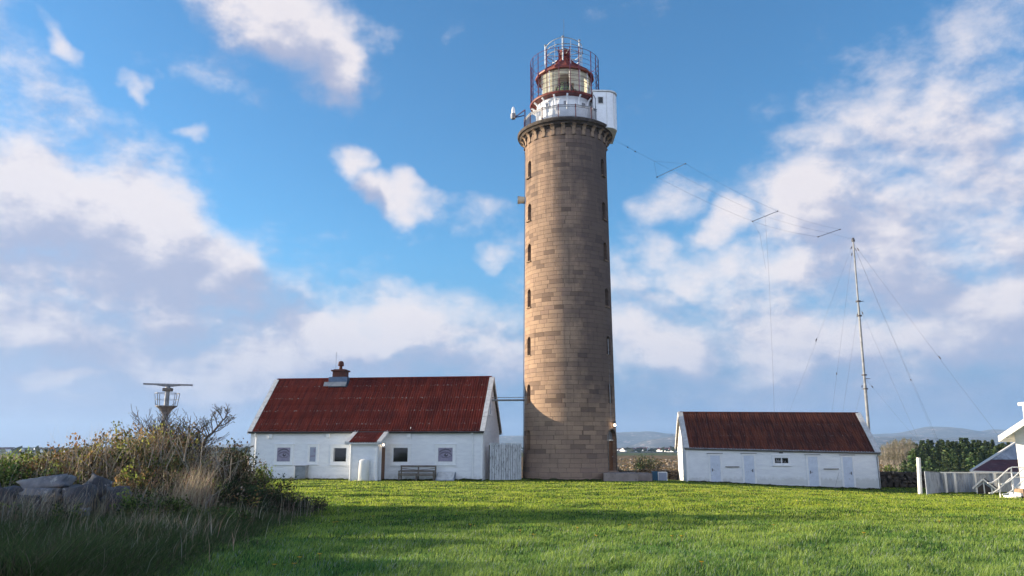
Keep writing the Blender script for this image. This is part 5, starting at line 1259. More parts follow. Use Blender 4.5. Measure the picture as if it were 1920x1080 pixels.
# ------------------------------------------------------------------ grasses
def blades(n, XY, h, w, cols, lean=.5, seed=1, seg=2, wind=(.25,-.05), Z=None, tipc=None):
    """n blades with XY (n,2); each seg quads collapsed into tri tip -> quads"""
    r = np.random.default_rng(seed); a = r.random(n)*2*pi; b = r.random(n)*2*pi
    g_ = gz(XY[:,0], XY[:,1]) if Z is None else Z
    base = np.stack([XY[:,0], XY[:,1], g_-.01], -1)
    lean = np.where(r.random(n) < .4, 1.6, 1.0)*lean
    side = np.stack([np.cos(a), np.sin(a), np.zeros(n)], -1)*(w*.5)[:,None]
    L_ = lean*(.3+r.random(n)); dx = np.cos(b)*L_+wind[0]; dy = np.sin(b)*L_+wind[1]
    mid = base+np.stack([dx*h*.28, dy*h*.28, h*.6], -1); tip = base+np.stack([dx*h*.85, dy*h*.85, h], -1)
    V = np.stack([base-side, base+side, mid+side*.75, mid-side*.75, tip], 1)   # 5 verts: quad + tri
    i = np.arange(n)*5
    q = np.stack([i, i+1, i+2, i+3], -1); t3 = np.stack([i+3, i+2, i+4], -1)
    return V.reshape(-1,3), q, t3
def grass_obj(name, n, XY, h, w, cols, mat, label=None, cat=None, seed=1, lean=.5, Z=None, kind='stuff', wind=(.25,-.05)):
    V, q, t3 = blades(n, XY, h, w, cols, lean, seed, Z=Z, wind=wind)
    me = bpy.data.meshes.new(name); me.vertices.add(len(V)); me.vertices.foreach_set('co', V.astype(np.float32).ravel())
    nl = n*7; me.loops.add(nl); idx = np.concatenate([q, t3], 1).ravel().astype(np.int32); me.loops.foreach_set('vertex_index', idx)
    me.polygons.add(n*2); st = np.stack([np.arange(n)*7, np.arange(n)*7+4], -1).ravel().astype(np.int32); tt = np.tile([4,3], n).astype(np.int32)
    me.polygons.foreach_set('loop_start', st); me.polygons.foreach_set('loop_total', tt); me.update(calc_edges=True)
    a = me.attributes.new('Col', 'FLOAT_COLOR', 'FACE'); c = np.ones((n,2,4), dtype=np.float32); c[:,:,:3] = cols[:,None,:]; a.data.foreach_set('color', c.ravel())
    me.materials.append(mat); o = bpy.data.objects.new(name, me); COL.objects.link(o)
    return tag(o, label, cat, kind=kind)
def sample_wedge(n, Y0, Y1, u0, u1, seed, p=1.0):
    """positions with density falling as 1/Y^p-ish so the lawn reads evenly from the path"""
    r = np.random.default_rng(seed); U = r.random(n)
    if p == 1.0: Y = Y0*(Y1/Y0)**U
    else: Y = (Y0**(1-p)+(Y1**(1-p)-Y0**(1-p))*U)**(1/(1-p))
    X = (u0+(u1-u0)*r.random(n))*(Y+1.5); return np.stack([X, Y], -1)
def blocked(XY):
    """footprints of house, shed, tower, steps"""
    x, y = XY[:,0], XY[:,1]; m_ = np.zeros(len(x), bool)
    for (ox, oy, a, L_, W_, mg) in ((HX,HY,HR,HL,HW,.1),(SX,SY,SR,SL,SW,.1)):
        lx = (x-ox)*cos(a)+(y-oy)*sin(a); ly = -(x-ox)*sin(a)+(y-oy)*cos(a); m_ |= (lx > -mg)&(lx < L_+mg)&(ly > -mg)&(ly < W_+mg)
    m_ |= (x-TX)**2+(y-TY)**2 < 3.55**2
    m_ |= (x > 6.1)&(x < 9.7)&(y > 52.95)&(y < 56.8)
    return m_
NL = 760000
XY = sample_wedge(NL, 7.5, 61, -.82, .86, 5, 1.25); XY = XY[~blocked(XY)]
n = len(XY); x_, y_ = XY[:,0], XY[:,1]
def fb(X, Y, s, seed):
    r = np.random.default_rng(seed); v = 0
    for k in range(7):
        a = r.random()*2*pi; f_ = s*(1.7**(k/1.6)); v = v+np.sin((X*cos(a)+Y*sin(a))*f_+r.random()*6.28+1.2*np.sin((X*sin(a)-Y*cos(a))*f_*.6))/(1+.35*k)
    return v/3
p1 = fb(x_, y_, 1.1, 3); p2 = fb(x_, y_, 4.2, 4); r = np.random.default_rng(6)
hh = (.055+.016*p1+.014*p2)*(.6+.8*r.random(n)); hh = np.clip(hh*(1+.35*np.clip((22-y_)/10, 0, 1)), .02, .14)
edge = np.clip((y_-49)/4, 0, 1); hh = hh*(1-.35*edge)*(1+.35*np.clip(p2-.5,0,1)*(y_ < 22))
ww = np.clip(.0036+y_*.00042, .005, .03)*(.7+.6*r.random(n)); 
hh = hh*np.clip(1+(y_-12)*.006, 1, 1.3)
ca = np.array([(.15,.3,.035)]); cb_ = np.array([(.47,.55,.06)]); cc_ = np.array([(.5,.5,.22)]); cd_ = np.array([(.05,.14,.026)])
tcol = np.clip(.55+.45*p1+.35*p2+.28*r.normal(size=n), 0, 1)[:,None]
cols = ca*(1-tcol)+cb_*tcol; sel = r.random(n); dry = np.clip(.06+.05*p2, .02, .2)
cols = np.where((sel < dry)[:,None], cc_, cols); cols = np.where((sel > .86)[:,None], cd_, cols)
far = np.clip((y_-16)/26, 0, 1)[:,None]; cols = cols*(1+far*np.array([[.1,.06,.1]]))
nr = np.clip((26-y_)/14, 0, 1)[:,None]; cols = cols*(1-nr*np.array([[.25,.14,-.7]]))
cols *= (.75+.5*r.random((n,1)))
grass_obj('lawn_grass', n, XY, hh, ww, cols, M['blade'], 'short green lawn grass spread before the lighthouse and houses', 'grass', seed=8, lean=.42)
# thicker tufts and uneven growth along the foot of the walls
def strip(n, A_, B_, width, seed):
    r = np.random.default_rng(seed); u = r.random(n); v = r.normal(size=n)*width
    d = np.array([B_[0]-A_[0], B_[1]-A_[1]]); L_ = np.hypot(*d); nn = np.array([-d[1], d[0]])/L_
    return np.array(A_)[None]+u[:,None]*d[None]+v[:,None]*nn[None]
c_, s_ = cos(HR), sin(HR)
st1 = strip(15000, (HX-.5*c_+.35*s_, HY-.5*s_-.35*c_), (HX+HL*.6*c_+.45*s_, HY+HL*.6*s_-.45*c_), .2, 3)
st2 = strip(7000, (HX+HL*.6*c_+.45*s_, HY+HL*.6*s_-.45*c_), (HX+HL*c_+.3*s_, HY+HL*s_-.3*c_), .12, 4)
c_, s_ = cos(SR), sin(SR); st3 = strip(9000, (SX+.2*s_, SY-.2*c_), (SX+SL*c_+.2*s_, SY+SL*s_-.2*c_), .1, 5)
th = np.linspace(-pi*.95, -pi*.1, 7000); r = np.random.default_rng(9); rad_ = 3.6+abs(r.normal(size=7000))*.16; st4 = np.stack([TX+rad_*np.cos(th), TY+rad_*np.sin(th)], -1)
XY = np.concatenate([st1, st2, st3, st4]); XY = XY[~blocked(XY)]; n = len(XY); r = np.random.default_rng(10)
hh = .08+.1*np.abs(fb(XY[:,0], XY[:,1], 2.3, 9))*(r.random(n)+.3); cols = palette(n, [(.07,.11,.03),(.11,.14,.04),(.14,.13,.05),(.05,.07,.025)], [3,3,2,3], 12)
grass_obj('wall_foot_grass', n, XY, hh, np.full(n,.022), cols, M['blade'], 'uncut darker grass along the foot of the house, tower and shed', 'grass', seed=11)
# rough long grass below the hedge
n = 90000; r = np.random.default_rng(13); Y = 9+17*r.random(n)**1.25; edge = -3.0-.105*(Y-9)*0-(Y-9)*.0
bx = np.interp(Y, [8,11,14,17,20,23,27], [-3.6,-4.2,-4.6,-4.9,-5.3,-5.6,-8]); X = bx-np.abs(r.normal(size=n))*2.4+.4*r.normal(size=n)
X = np.maximum(X, -.85*(Y+2)); XY = np.stack([X, Y], -1); dist = np.clip((bx-X)/1.6, 0, 1)
hh = (.08+.3*dist*(.4+r.random(n)))*(1+.3*fb(X, Y, 2, 5)); hh = np.clip(hh, .05, .6)
cols = palette(n, [(.08,.13,.04),(.12,.17,.05),(.16,.14,.08),(.34,.28,.18),(.06,.08,.03),(.2,.14,.1)], [5,5,1.5,1,3,.8], 14)
grass_obj('rough_grass', n, XY, hh, .007+.004*r.random(n), cols, M['blade'], 'long rough shaded grass on the bank below the hedge', 'grass', seed=15, lean=.75)
# dry straw stalks in front of the boulders and the hedge
def stalks(spec, seed):
    r = np.random.default_rng(seed); XYs = []; H = []; 
    for (px, Y, wid, dep, n, h) in spec:
        cx = (px-960)/F*Y*.985; XYs.append(np.stack([cx+r.normal(size=n)*wid, Y+r.normal(size=n)*dep], -1)); H.append(h*(.55+.6*r.random(n)))
    return np.concatenate(XYs), np.concatenate(H)
XY, H = stalks([(60,15.6,.5,.5,330,.8),(110,15.9,.35,.4,240,.85),(10,15.6,.5,.4,180,.8),(170,16.4,.4,.4,160,.7),(215,16.8,.5,.4,260,.95),(260,17.2,.4,.4,260,1.0),(300,17.6,.4,.4,200,.9),
    (360,18.6,.3,.3,330,1.25),(372,18.8,.2,.3,240,1.3),(440,25,.5,.5,260,1.25),(415,24,.5,.4,160,1.1),(230,21,.9,.6,420,2.1),(300,21.5,.9,.6,560,2.1),(180,20.5,.8,.6,260,1.6),(380,22.5,.7,.5,360,1.7),(120,19.8,1.2,.6,240,1.2),(260,14.5,.6,.6,240,.6),(300,13.6,.5,.5,200,.55),(80,13,1.2,.8,180,.5),(200,12.2,.9,.8,130,.45),(330,15,.6,.6,120,.6),(420,18.5,.7,.6,160,.6),(60,11,.9,.5,90,.45),(500,21,.8,.5,160,.6)], 17)
n = len(XY); r = np.random.default_rng(18)
cols = palette(n, [(.5,.4,.28),(.36,.27,.18),(.6,.52,.4),(.24,.17,.12)], [3,3,3,2], 19)
grass_obj('dry_stalks', n, XY, H, .006+.006*r.random(n), cols, M['blade'], 'dry straw coloured stalks standing before the boulders and brambles', 'dry grass', seed=20, lean=.32, wind=(.18,0))
# arching thin bramble canes over the mass
mb = MB(); rnd = random.Random(31); a0_ = Vector((-9.5,20.5,1.0))
for k in range(150):
    px = rnd.uniform(120, 440); Y = rnd.uniform(19.4, 23.5); p_ = Vector(at(px, rnd.uniform(860,905), Y)); top = np.interp(px, [120,200,260,340,400,440], [845,800,785,785,815,850])
    q_ = Vector(at(px+rnd.uniform(-45,45), rnd.uniform(top-6, top+55), Y+rnd.uniform(-.5,.5))); m_ = p_.lerp(q_,.6)+Vector((rnd.uniform(-.12,.12),0,rnd.uniform(.0,.25)))
    mb.tube([p_-a0_, m_-a0_, q_-a0_], [.009,.007,.003], 4, cap=False)
o = mb.build('bramble_canes', M['palebark'], None, loc=tuple(a0_)); tag(o, 'tangle of pale arching bramble canes over the hedge', 'canes', kind='stuff')
# pale dead twig leaning at the foot of the hedge
tw0 = at(376, 1010, 17.2); tw = MB(); q = lambda px, py, dy=0: Vector(at(px, py, 17.2+dy))-Vector(tw0)
tw.tube([q(376,1012), q(382,975), q(386,945), q(398,930), q(411,921), q(421,914)], [.014,.012,.011,.009,.007,.004], 5)
tw.tube([q(385,948), q(388,938), q(386,932)], [.008,.006,.003], 4)
tag(tw.build('dead_twig', M['palebark'], None, loc=tw0), 'pale dead forked twig leaning out of the hedge over the lawn', 'twig')
# dandelions: near ones as things, the far drift as one
dl = thing('dandelion', 'small yellow dandelion flower standing in the lawn', 'flower', (0,0,0), 0, 'dandelions scattered over the lawn')
M['yellow'] = pm('petal_yellow', (.75,.45,.01), (.65,.36,.01), 30, .6)
mb = MB()
for k in range(16):
    a = 2*pi*k/16; mb.add([(0,0,.095),(.022*cos(a-.2),.022*sin(a-.2),.103+.004*(k%3)),(.026*cos(a),.026*sin(a),.104),(.022*cos(a+.2),.022*sin(a+.2),.103)],[(0,1,2,3)])
mb.build('flower_head', M['yellow'], dl); MB().tube([(0,0,-.02),(.004,0,.05),(0,0,.096)], .0025, 5).build('stem', M['doorwood'], dl)
flo = [(515,1060),(562,1046),(552,1058),(600,1040),(626,980),(632,979),(882,984),(1083,990),(1118,1005),(1260,1006),(1278,1006),(1316,1055),(1761,978),(1918,966),(1001,1003),(700,968),(1450,985),(1620,1000),(1180,985),(975,995)]
for k, (px, py) in enumerate(flo):
    Y = 12.0
    for _ in range(12):
        p = at(px, py, Y); Y = Y*(CZ-float(gz(p[0],Y))-.09)/max(.05, CZ-p[2])
    p = at(px, py, Y); o = dl if k == 0 else copy_tree(dl)
    o.location = (p[0], Y, float(gz(p[0],Y))); s_ = 1+Y*.028; o.scale = (s_, s_, 1); o.rotation_euler.z = k*1.3
r = np.random.default_rng(40); n = 1500; XY = np.concatenate([np.stack([r.uniform(7,26,n), 34+14*r.random(n)], -1), np.stack([r.uniform(-8,28,700), 17+25*r.random(700)], -1)])
k_ = fb(XY[:,0], XY[:,1], .5, 31) > .12; XY = XY[k_]; n = len(XY); C = np.stack([XY[:,0], XY[:,1], gz(XY[:,0], XY[:,1])+.06+.02*r.random(n)], -1)
npmesh('yellow_flowers', leafquads(C, .03, np.tile([[0,0,.2]], (n,1)), 1.0, 41), n, 4, M['leaf'], palette(n, [(.55,.4,.03),(.42,.36,.06)], [1,1], 42))
tag(bpy.data.objects['yellow_flowers'], 'tiny yellow flowers and turned leaves strewn through the lawn before the shed', 'flowers', kind='stuff')
# ------------------------------------------------------------------ right-hand side: post, corrugated pen, outbuilding, kennel, white house
p = at(1725, 924, 49.5); q = at(1722, 858, 49.5); g_ = float(gz(p[0],49.5))
o = MB().tube([(0,0,-.2),(q[0]-p[0],0,q[2]-g_)], [.13,.12], 14).build('pole', M['clean'], None, loc=(p[0],49.5,g_)); tag(o, 'short thick white pole standing on the lawn in front of the stone wall', 'pole')
# corrugated white windbreak fence
a_ = at(1738, 925, 49.0); b_ = at(1765, 925, 51.5); c__ = at(1900, 925, 52.0)
g_ = float(gz(a_[0], 49)); zt_ = at(1740, 884.5, 49)[2]
wf = thing('corrugated_fence', 'grey and white windbreak fence of corrugated sheet with white posts near the white house', 'fence', (a_[0], 49.0, g_))
def sheet(p, q_, z0, z1a, z1b, pitch=.19, amp=.03, spp=6):
    L_ = sqrt((q_[0]-p[0])**2+(q_[1]-p[1])**2); n = max(4, int(L_/pitch*spp)); mb = MB(); nx_, ny_ = -(q_[1]-p[1])/L_, (q_[0]-p[0])/L_
    for k in range(n+1):
        u = k/n; h = amp*sin(2*pi*u*L_/pitch); x, y = p[0]+(q_[0]-p[0])*u+nx_*h, p[1]+(q_[1]-p[1])*u+ny_*h
        mb.v += [(x,y,z0),(x,y,z1a+(z1b-z1a)*u)]
    for k in range(n): mb.f.append((2*k,2*k+2,2*k+3,2*k+1))
    return mb
P0 = (0,0); P1 = (b_[0]-a_[0], 2.5); P2 = (c__[0]-a_[0], 3.0); H0 = zt_-g_
H1 = at(1765, 886.5, 51.5)[2]-g_; H2 = at(1880, 887, 52.0)[2]-g_
sheet(P0, P1, -.6, H0, H1, .27, .045).build('end_sheet', M['greysheet'], wf)
o = sheet(P1, P2, -.9, H1, H2, .19, .02).build('back_sheet', M['greysheet'], wf)
for px in (1775, 1792.5, 1831, 1868):
    q1 = at(px, 924, 51.2+.004*(px-1765)); w_ = .07 if px != 1868 else .09; xx = q1[0]-a_[0]; yy = q1[1]-49.0
    MB().box(xx-w_,xx+w_,yy-.07,yy+.07,-.9,H1-.03).build('post', M['clean'], wf)
MB().bar((P1[0],P1[1]-.1,H1+.02),(P2[0],P2[1]-.1,H2+.02),.08).build('top_rail', M['clean'], wf)
MB().bar((P0[0],P0[1],H0+.02),(P1[0],P1[1],H1+.02),.05).build('top_rail', M['greymetal'], wf)
# outbuilding behind with maroon roof and pale gable
oY = 56; ob0 = at(1822, 886, oY); g_ = -.9
ob = thing('outbuilding', 'low outbuilding with a maroon roof slope behind the corrugated fence', 'building', (ob0[0], oY, g_))
ow = 7.2; oz = ob0[2]-g_-.12
V = [(.45,.0),(ow,.0)]; 
MB().box(.45,ow,0,5,0,oz-.02).build('wall', M['white'], ob)
rp_ = lambda px, py, Y: tuple(np.array(at(px, py, Y))-np.array((ob0[0],oY,g_)))
mb = MB(); q4 = [rp_(1822,882,oY-.3), rp_(1950,886,oY-.3), rp_(1950,862,oY+2.4), rp_(1853,862,oY+2.4)]
mb.add(q4+[(x,y,z-.12) for x,y,z in q4], [(0,1,2,3),(7,6,5,4),(0,4,5,1),(1,5,6,2),(2,6,7,3),(3,7,4,0)]); orf = mb.build('roof', M['maroon'], ob)
q4 = [rp_(1855,861.5,oY+2.45), rp_(1950,861.5,oY+2.45), rp_(1950,800,oY+4.4), rp_(1936,812,oY+4.4)]
mb = MB().add(q4+[(x,y+.1,z-.1) for x,y,z in q4], [(0,1,2,3),(7,6,5,4),(0,4,5,1),(1,5,6,2),(2,6,7,3),(3,7,4,0)]); mb.build('upper_roof', M['greysheet'], ob)
mb = MB().bar(rp_(1820,883,oY-.35), rp_(1854,861,oY+2.4), .16,.1); mb.bar(rp_(1854,861,oY+2.4), rp_(1938,808,oY+4.4), .16,.1); mb.bar(rp_(1820,884.5,oY-.38), rp_(1950,888.5,oY-.38), .05, .16); mb.build('bargeboard', M['clean'], ob)
# kennel
kp = at(1850, 929, 49.6); g_ = float(gz(kp[0],49.6))
ken = thing('dog_kennel', 'small pitched dog kennel with black roof and white gable in front of the corrugated fence', 'kennel', (kp[0]-.1,49.6,g_), R(-35))
MB().prism([(-.42,.0),(.42,.0),(.42,.4),(0,.82),(-.42,.4)], 0, 1.3).build('body', M['greysheet'], ken)
mb = MB()
for sg in (-1, 1): mb.add([(0,-.12,.92),(0,1.42,.92),(sg*.62,1.42,.34),(sg*.62,-.12,.34),(0,-.12,.88),(0,1.42,.88),(sg*.6,1.42,.3),(sg*.6,-.12,.3)], [(0,1,2,3),(7,6,5,4),(0,4,5,1),(1,5,6,2),(2,6,7,3),(3,7,4,0)])
mb.build('roof', M['blackfelt'], ken)
mb = MB()
for sg in (-1, 1): mb.bar((0,-.14,.9),(sg*.62,-.14,.32),.035,.09); mb.box(sg*.4-.04,sg*.4+.04,-.03,-.003,0,.4)
mb.box(-.03,.03,-.03,-.003,.0,.78); mb.build('gable_trim', M['clean'], ken)
MB().prism([(-.36,.02),(-.04,.02),(-.04,.62),(-.36,.36)], -.02, -.004).prism([(.04,.02),(.36,.02),(.36,.36),(.04,.62)], -.02, -.004).build('doorway', M['dark'], ken)
# sunlit white house at the right edge: gable end turned to the lawn
wY = 45.5; wa = at(1917, 930, wY); g_ = float(gz(wa[0], wY))
WR = R(-35)  # local -y = gable outward normal
wh = thing('white_house', 'bright sunlit white house with broad white bargeboards at the right edge', 'house', (wa[0], wY, g_), R(-52))
ww_, wl = 8.0, 7.0
ze = at(1903, 812, wY)[2]-g_; zr_ = ze+2.6
MB().prism([(0,.0),(ww_,.0),(ww_,ze),(ww_/2,zr_),(0,ze)], 0, wl).build('wall', M['clean'], wh)
bm_ = MB(); boards(bm_, 0, ww_, ze-.05, ze-.05, .5, ident, .2, proud=.02, seams=False)
bm_.build('cladding', M['clean'], wh)
MB().box(-.03,ww_+.03,-.03,wl+.03,-.8,.42).build('foundation', M['concrete'], wh)
rf = MB(); sl_ = (zr_-ze)/(ww_/2)
for sg in (-1, 1):
    X0 = ww_/2; X1 = ww_/2+sg*(ww_/2+.5); zz = lambda x: zr_+.12-sl_*abs(x-X0)
    rf.add([(X0,-.9,zz(X0)),(X0,wl+.5,zz(X0)),(X1,wl+.5,zz(X1)),(X1,-.9,zz(X1)),(X0,-.9,zz(X0)-.12),(X0,wl+.5,zz(X0)-.12),(X1,wl+.5,zz(X1)-.12),(X1,-.9,zz(X1)-.12)], [(0,1,2,3),(7,6,5,4),(0,4,5,1),(1,5,6,2),(2,6,7,3),(3,7,4,0)])
rf = rf.build('roof', M['maroon'], wh)
bg_ = MB()
for sg in (-1, 1):
    X0 = ww_/2; X1 = ww_/2+sg*(ww_/2+.53); zz = lambda x: zr_+.18-sl_*abs(x-X0)
    bg_.add([(X0,-.95,zz(X0)),(X1,-.95,zz(X1)),(X1,-.95,zz(X1)-.34),(X0,-.95,zz(X0)-.34),(X0,-.9,zz(X0)),(X1,-.9,zz(X1)),(X1,-.9,zz(X1)-.34),(X0,-.9,zz(X0)-.34)], [(0,1,2,3),(7,6,5,4),(0,4,5,1),(1,5,6,2),(2,6,7,3),(3,7,4,0)])
    bg_.box(min(X1,X1-sg*.05),max(X1,X1-sg*.05),-.9,wl,zz(X1)-.34,zz(X1)-.02)
for sg in (-1, 1):
    X0 = ww_/2; X1 = ww_/2+sg*(ww_/2+.48); zz = lambda x: zr_-.02-sl_*abs(x-X0)
    bg_.add([(X0,-.89,zz(X0)),(X1,-.89,zz(X1)),(X1,wl,zz(X1)),(X0,wl,zz(X0))], [(0,1,2,3)])
bg_.build('bargeboard', M['clean'], rf)
o = MB(); spherepts(o, (-.22,-.45,ze-.2), .13); o.build('eaves_lamp', M['clean'], wh, smooth=True)
wx = MB(); wx.box(1.35,2.4,-.07,-.021,1.5,2.7); wx = wx.build('window', M['trim'], wh); MB().box(1.43,2.32,-.09,-.072,1.58,2.62).build('pane', M['pane'], wx)
# stairs with handrail
sp_ = at(1893, 934, 44.6); g_ = float(gz(sp_[0],44.6))
stp = thing('entrance_stairs', 'short white stairs with white tube handrails beside the white house', 'stairs', (sp_[0],44.6,g_), R(0))
mb = MB()
for k in range(4): mb.box(.0+k*.3,1.6,-.55,.55,-.3+0,.12+k*.17)
mb.build('steps', M['clean'], stp)
MB().box(.42,.7,-.6,.3,-.2,.5).build('side_block', M['corbel'], stp)
for yy in (-.6,.62):
    hr = MB()
    for h_ in (.0, .55):
        pts = [(-.75,yy,.22+h_),(-.5,yy,.25+h_),(-.2,yy,.42+h_),(.55,yy,1.02+h_),(.75,yy,1.1+h_),(1.7,yy,1.1+h_)]; hr.tube(pts, .035, 8)
    for xx, z0_, z1_ in ((-.12,-.1,1.02),(.68,.2,1.62)): hr.tube([(xx,yy,z0_),(xx,yy,z1_)], .035, 8)
    hr.build('handrail', M['clean'], stp)
p = at(1926, 760, 60); 
cp_ = MB().box(-.0,.8,0,.6,-2,.0).box(-.2,1.0,-.2,.8,.0,.25); tag(cp_.build('white_chimney', M['clean'], None, loc=(p[0],60,p[2])), 'sliver of a white capped chimney above the white house at the right edge', 'chimney')
# ------------------------------------------------------------------ far ground: heath stones, shrubs, plantation, buildings
ft = []
hr_ = random.Random(77)
lumps = [rock_mesh(30+k, 1) for k in range(3)]
# scatter of pale heath stones: beyond counting
Vs, Fs, off = [], [], 0
for k in range(2400):
    Y = 75+425*hr_.random()**1.3; X = hr_.uniform(.1, .56)*Y if hr_.random() < .7 else hr_.uniform(-.5,-.28)*Y
    V, Fc = hr_.choice(lumps); s_ = hr_.uniform(.12,.36)*(1+Y/200); V2 = (V*np.array([s_*1.2,s_,s_*.7]))@rotm(hr_.random()*6,0,0).T+np.array([X,Y,float(gz(X,Y))+s_*.1])
    Vs.append(V2); Fs += [[i+off for i in f] for f in Fc]; off += len(V2)
o = npmesh('heath_stones', np.concatenate(Vs), len(Fs), 3, M['heathrock'], faces=Fs); tag(o, 'pale loose stones scattered over the brown heath behind the shed', 'stones', kind='stuff')
n = 60000; r = np.random.default_rng(50); Y = 68+420*r.random(n)**1.5; X = np.where(r.random(n) < .75, r.uniform(.08,.6,n), r.uniform(-.62,-.25,n))*Y; nz = fb(X, Y, .12, 8); k_ = nz > .02; X, Y = X[k_], Y[k_]; n = len(X)
C = np.stack([X, Y, gz(X,Y)+.35*r.random(n)], -1)
npmesh('heath_scrub', leafquads(C, .55, np.tile([[0,0,1.]], (n,1)), .7, 51), n, 4, M['leaf'], palette(n, [(.3,.19,.09),(.18,.11,.05),(.09,.09,.035),(.05,.06,.025),(.36,.26,.13)], [3,3,2,2,2], 52))
tag(bpy.data.objects['heath_scrub'], 'brown and green heather scrub covering the heath beyond the walls', 'scrub', kind='stuff')
# conifers
def conifer(seed, H=9., Rb=2.3, dark=1.0, n=1100, topbare=0):
    t_ = thing('pine_tree', None, None, (0,0,0)); r = np.random.default_rng(seed); rnd = random.Random(seed)
    MB().tube([(0,0,-.5),(.05,0,H*.5),(0,.05,H*.96)], [.2,.13,.03], 6).build('trunk', M['bark'], t_)
    nw = 30; C = []; D = []
    for k in range(nw):
        hz = (.06+.92*(k/nw))*H; rad_ = Rb*(1-(hz/H)**1.25)*(.75+.5*r.random())+.12; nb = 7
        for b in range(nb):
            a = r.random()*6.28; L_ = rad_*(.6+.5*r.random()); m_ = n//(nw*nb)+1
            u = r.random(m_)**.7; C.append(np.stack([np.cos(a)*L_*u, np.sin(a)*L_*u, hz-.18*L_*u+.25*L_*u*u], -1)+r.normal(size=(m_,3))*.11); D.append(np.tile([[np.cos(a),np.sin(a),.25]], (m_,1)))
    C = np.concatenate(C); D = np.concatenate(D); n = len(C)
    cols = palette(n, [(.035*dark,.06*dark,.025*dark),(.05*dark,.08*dark,.03*dark),(.075*dark,.095*dark,.035*dark)], [3,3,1.5], seed)
    npmesh('crown', leafquads(C, .7, D, .55, seed), n, 4, M['needle'], cols, t_); return t_
protos = [conifer(101, 9., 2.5, 1.1), conifer(102, 8.4, 2.9, 1.3), conifer(103, 9.4, 2.2, 1.0), conifer(104, 7.6, 3.0, 1.9)]
tp_ = [(1668,842),(1690,836),(1712,828),(1740,826),(1765,823),(1800,822),(1835,823),(1860,826),(1880,828),(1930,826)]
PX = [a for a,_ in tp_]; PY = [b for _,b in tp_]
used = set(); rnd = random.Random(55); cnt = 0; GRP = 'pines of the plantation beyond the walls'
LAB = ['dark pine in the dense plantation right of the shed','mid green broad pine in the dense plantation right of the shed','narrow dark pine in the dense plantation right of the shed','light olive green pine at the sunny front of the plantation']
def place_tree(k, px, Y, ytop):
    global cnt
    o = protos[k] if k not in used else copy_tree(protos[k]); used.add(k)
    p = at(px, ytop, Y); g_ = float(gz(p[0], Y)); s_ = (p[2]-g_)/[9.,8.4,9.4,7.6][k]
    o.location = (p[0], Y, g_); o.scale = (s_*rnd.uniform(.85,1.15),)*2+(s_,); o.rotation_euler.z = rnd.random()*6.28
    tag(o, LAB[k], 'tree', GRP); cnt += 1; return o
for row, (Y, dy, x0, x1, n) in enumerate(((255,-1,1700,1945,26),(240,3,1690,1945,26),(226,7,1688,1945,26),(213,13,1690,1945,25),(200,20,1694,1945,22),(189,27,1700,1935,17))):
    for i in range(n):
        px = x0+(x1-x0)*(i+rnd.uniform(-.35,.35))/n
        k = rnd.choice((0,0,1,2,2)) if row < 3 else rnd.choice((0,1,1,2,3,3))
        place_tree(k, px, Y+rnd.uniform(-4,4), np.interp(px, PX, PY)+dy+rnd.uniform(-3.5,7))
for (px, Y, yt, k, lab) in ((1712,150,841,3,'big light green pine standing forward of the plantation behind the white pole'),(1775,165,850,1,'bushy pine in front of the plantation above the corrugated fence'),(1742,170,856,3,'young olive pine low in front of the plantation'),(1820,168,848,3,'pale green pine in front of the plantation left of the maroon roof')):
    o = copy_tree(protos[k]); p = at(px, yt, Y); g_ = float(gz(p[0],Y)); s_ = (p[2]-g_)/[9.,8.4,9.4,7.6][k]; o.location = (p[0],Y,g_); o.scale = (s_*1.25,s_*1.25,s_); tag(o, lab, 'tree'); o.name = 'pine_tree'
# bare pale-stemmed trees at the left edge of the wood
bt = []
for sd_ in range(3):
    t_ = thing('birch_tree', None, None, (0,0,0)); rnd2 = random.Random(200+sd_); out = []; tips = []
    mb = MB(); pts = [Vector((rnd2.uniform(-.1,.1)*k, 0, -.4+k*1.0)) for k in range(8)]; mb.tube(pts, [.13,.12,.11,.09,.075,.06,.045,.02], 6)
    mb.build('trunk', M['palebark'], t_)
    for k in range(12): twigs(rnd2, pts[3+k%5], (rnd2.uniform(-.7,.7),rnd2.uniform(-.7,.7),1), 1.5, .04, 2, out, tips, .2, 3, .4, .3, .012)
    mb = MB(); [mb.tube(p_, r_, 3, cap=False) for p_, r_ in out]; mb.build('branches', M['palebark'], t_)
    T_ = np.array([p[:] for p in tips]); r = np.random.default_rng(sd_); C = T_[r.integers(0,len(T_),260)]+r.normal(size=(260,3))*.15
    npmesh('foliage', leafquads(C, .22, seed=sd_), 260, 4, M['leaf'], palette(260, [(.13,.14,.05),(.2,.16,.08)], [2,1], sd_), t_); bt.append(t_)
rnd = random.Random(66)
for i in range(34):
    o = bt[i] if i < 3 else copy_tree(bt[i%3]); px = 1652+(1712-1652)*(i+rnd.random())/34; Y = rnd.uniform(196,226)
    yt = np.interp(px, [1650,1668,1690,1712], [845,838,834,834])+rnd.uniform(-2,4); p = at(px, yt, Y); g_ = float(gz(p[0],Y)); s_ = (p[2]-g_)/7.6
    o.location = (p[0],Y,g_); o.scale = (s_,s_,s_); o.rotation_euler.z = rnd.random()*6; tag(o, 'slender pale stemmed bare tree at the left edge of the plantation', 'tree', 'pale stemmed trees between shed and pines')
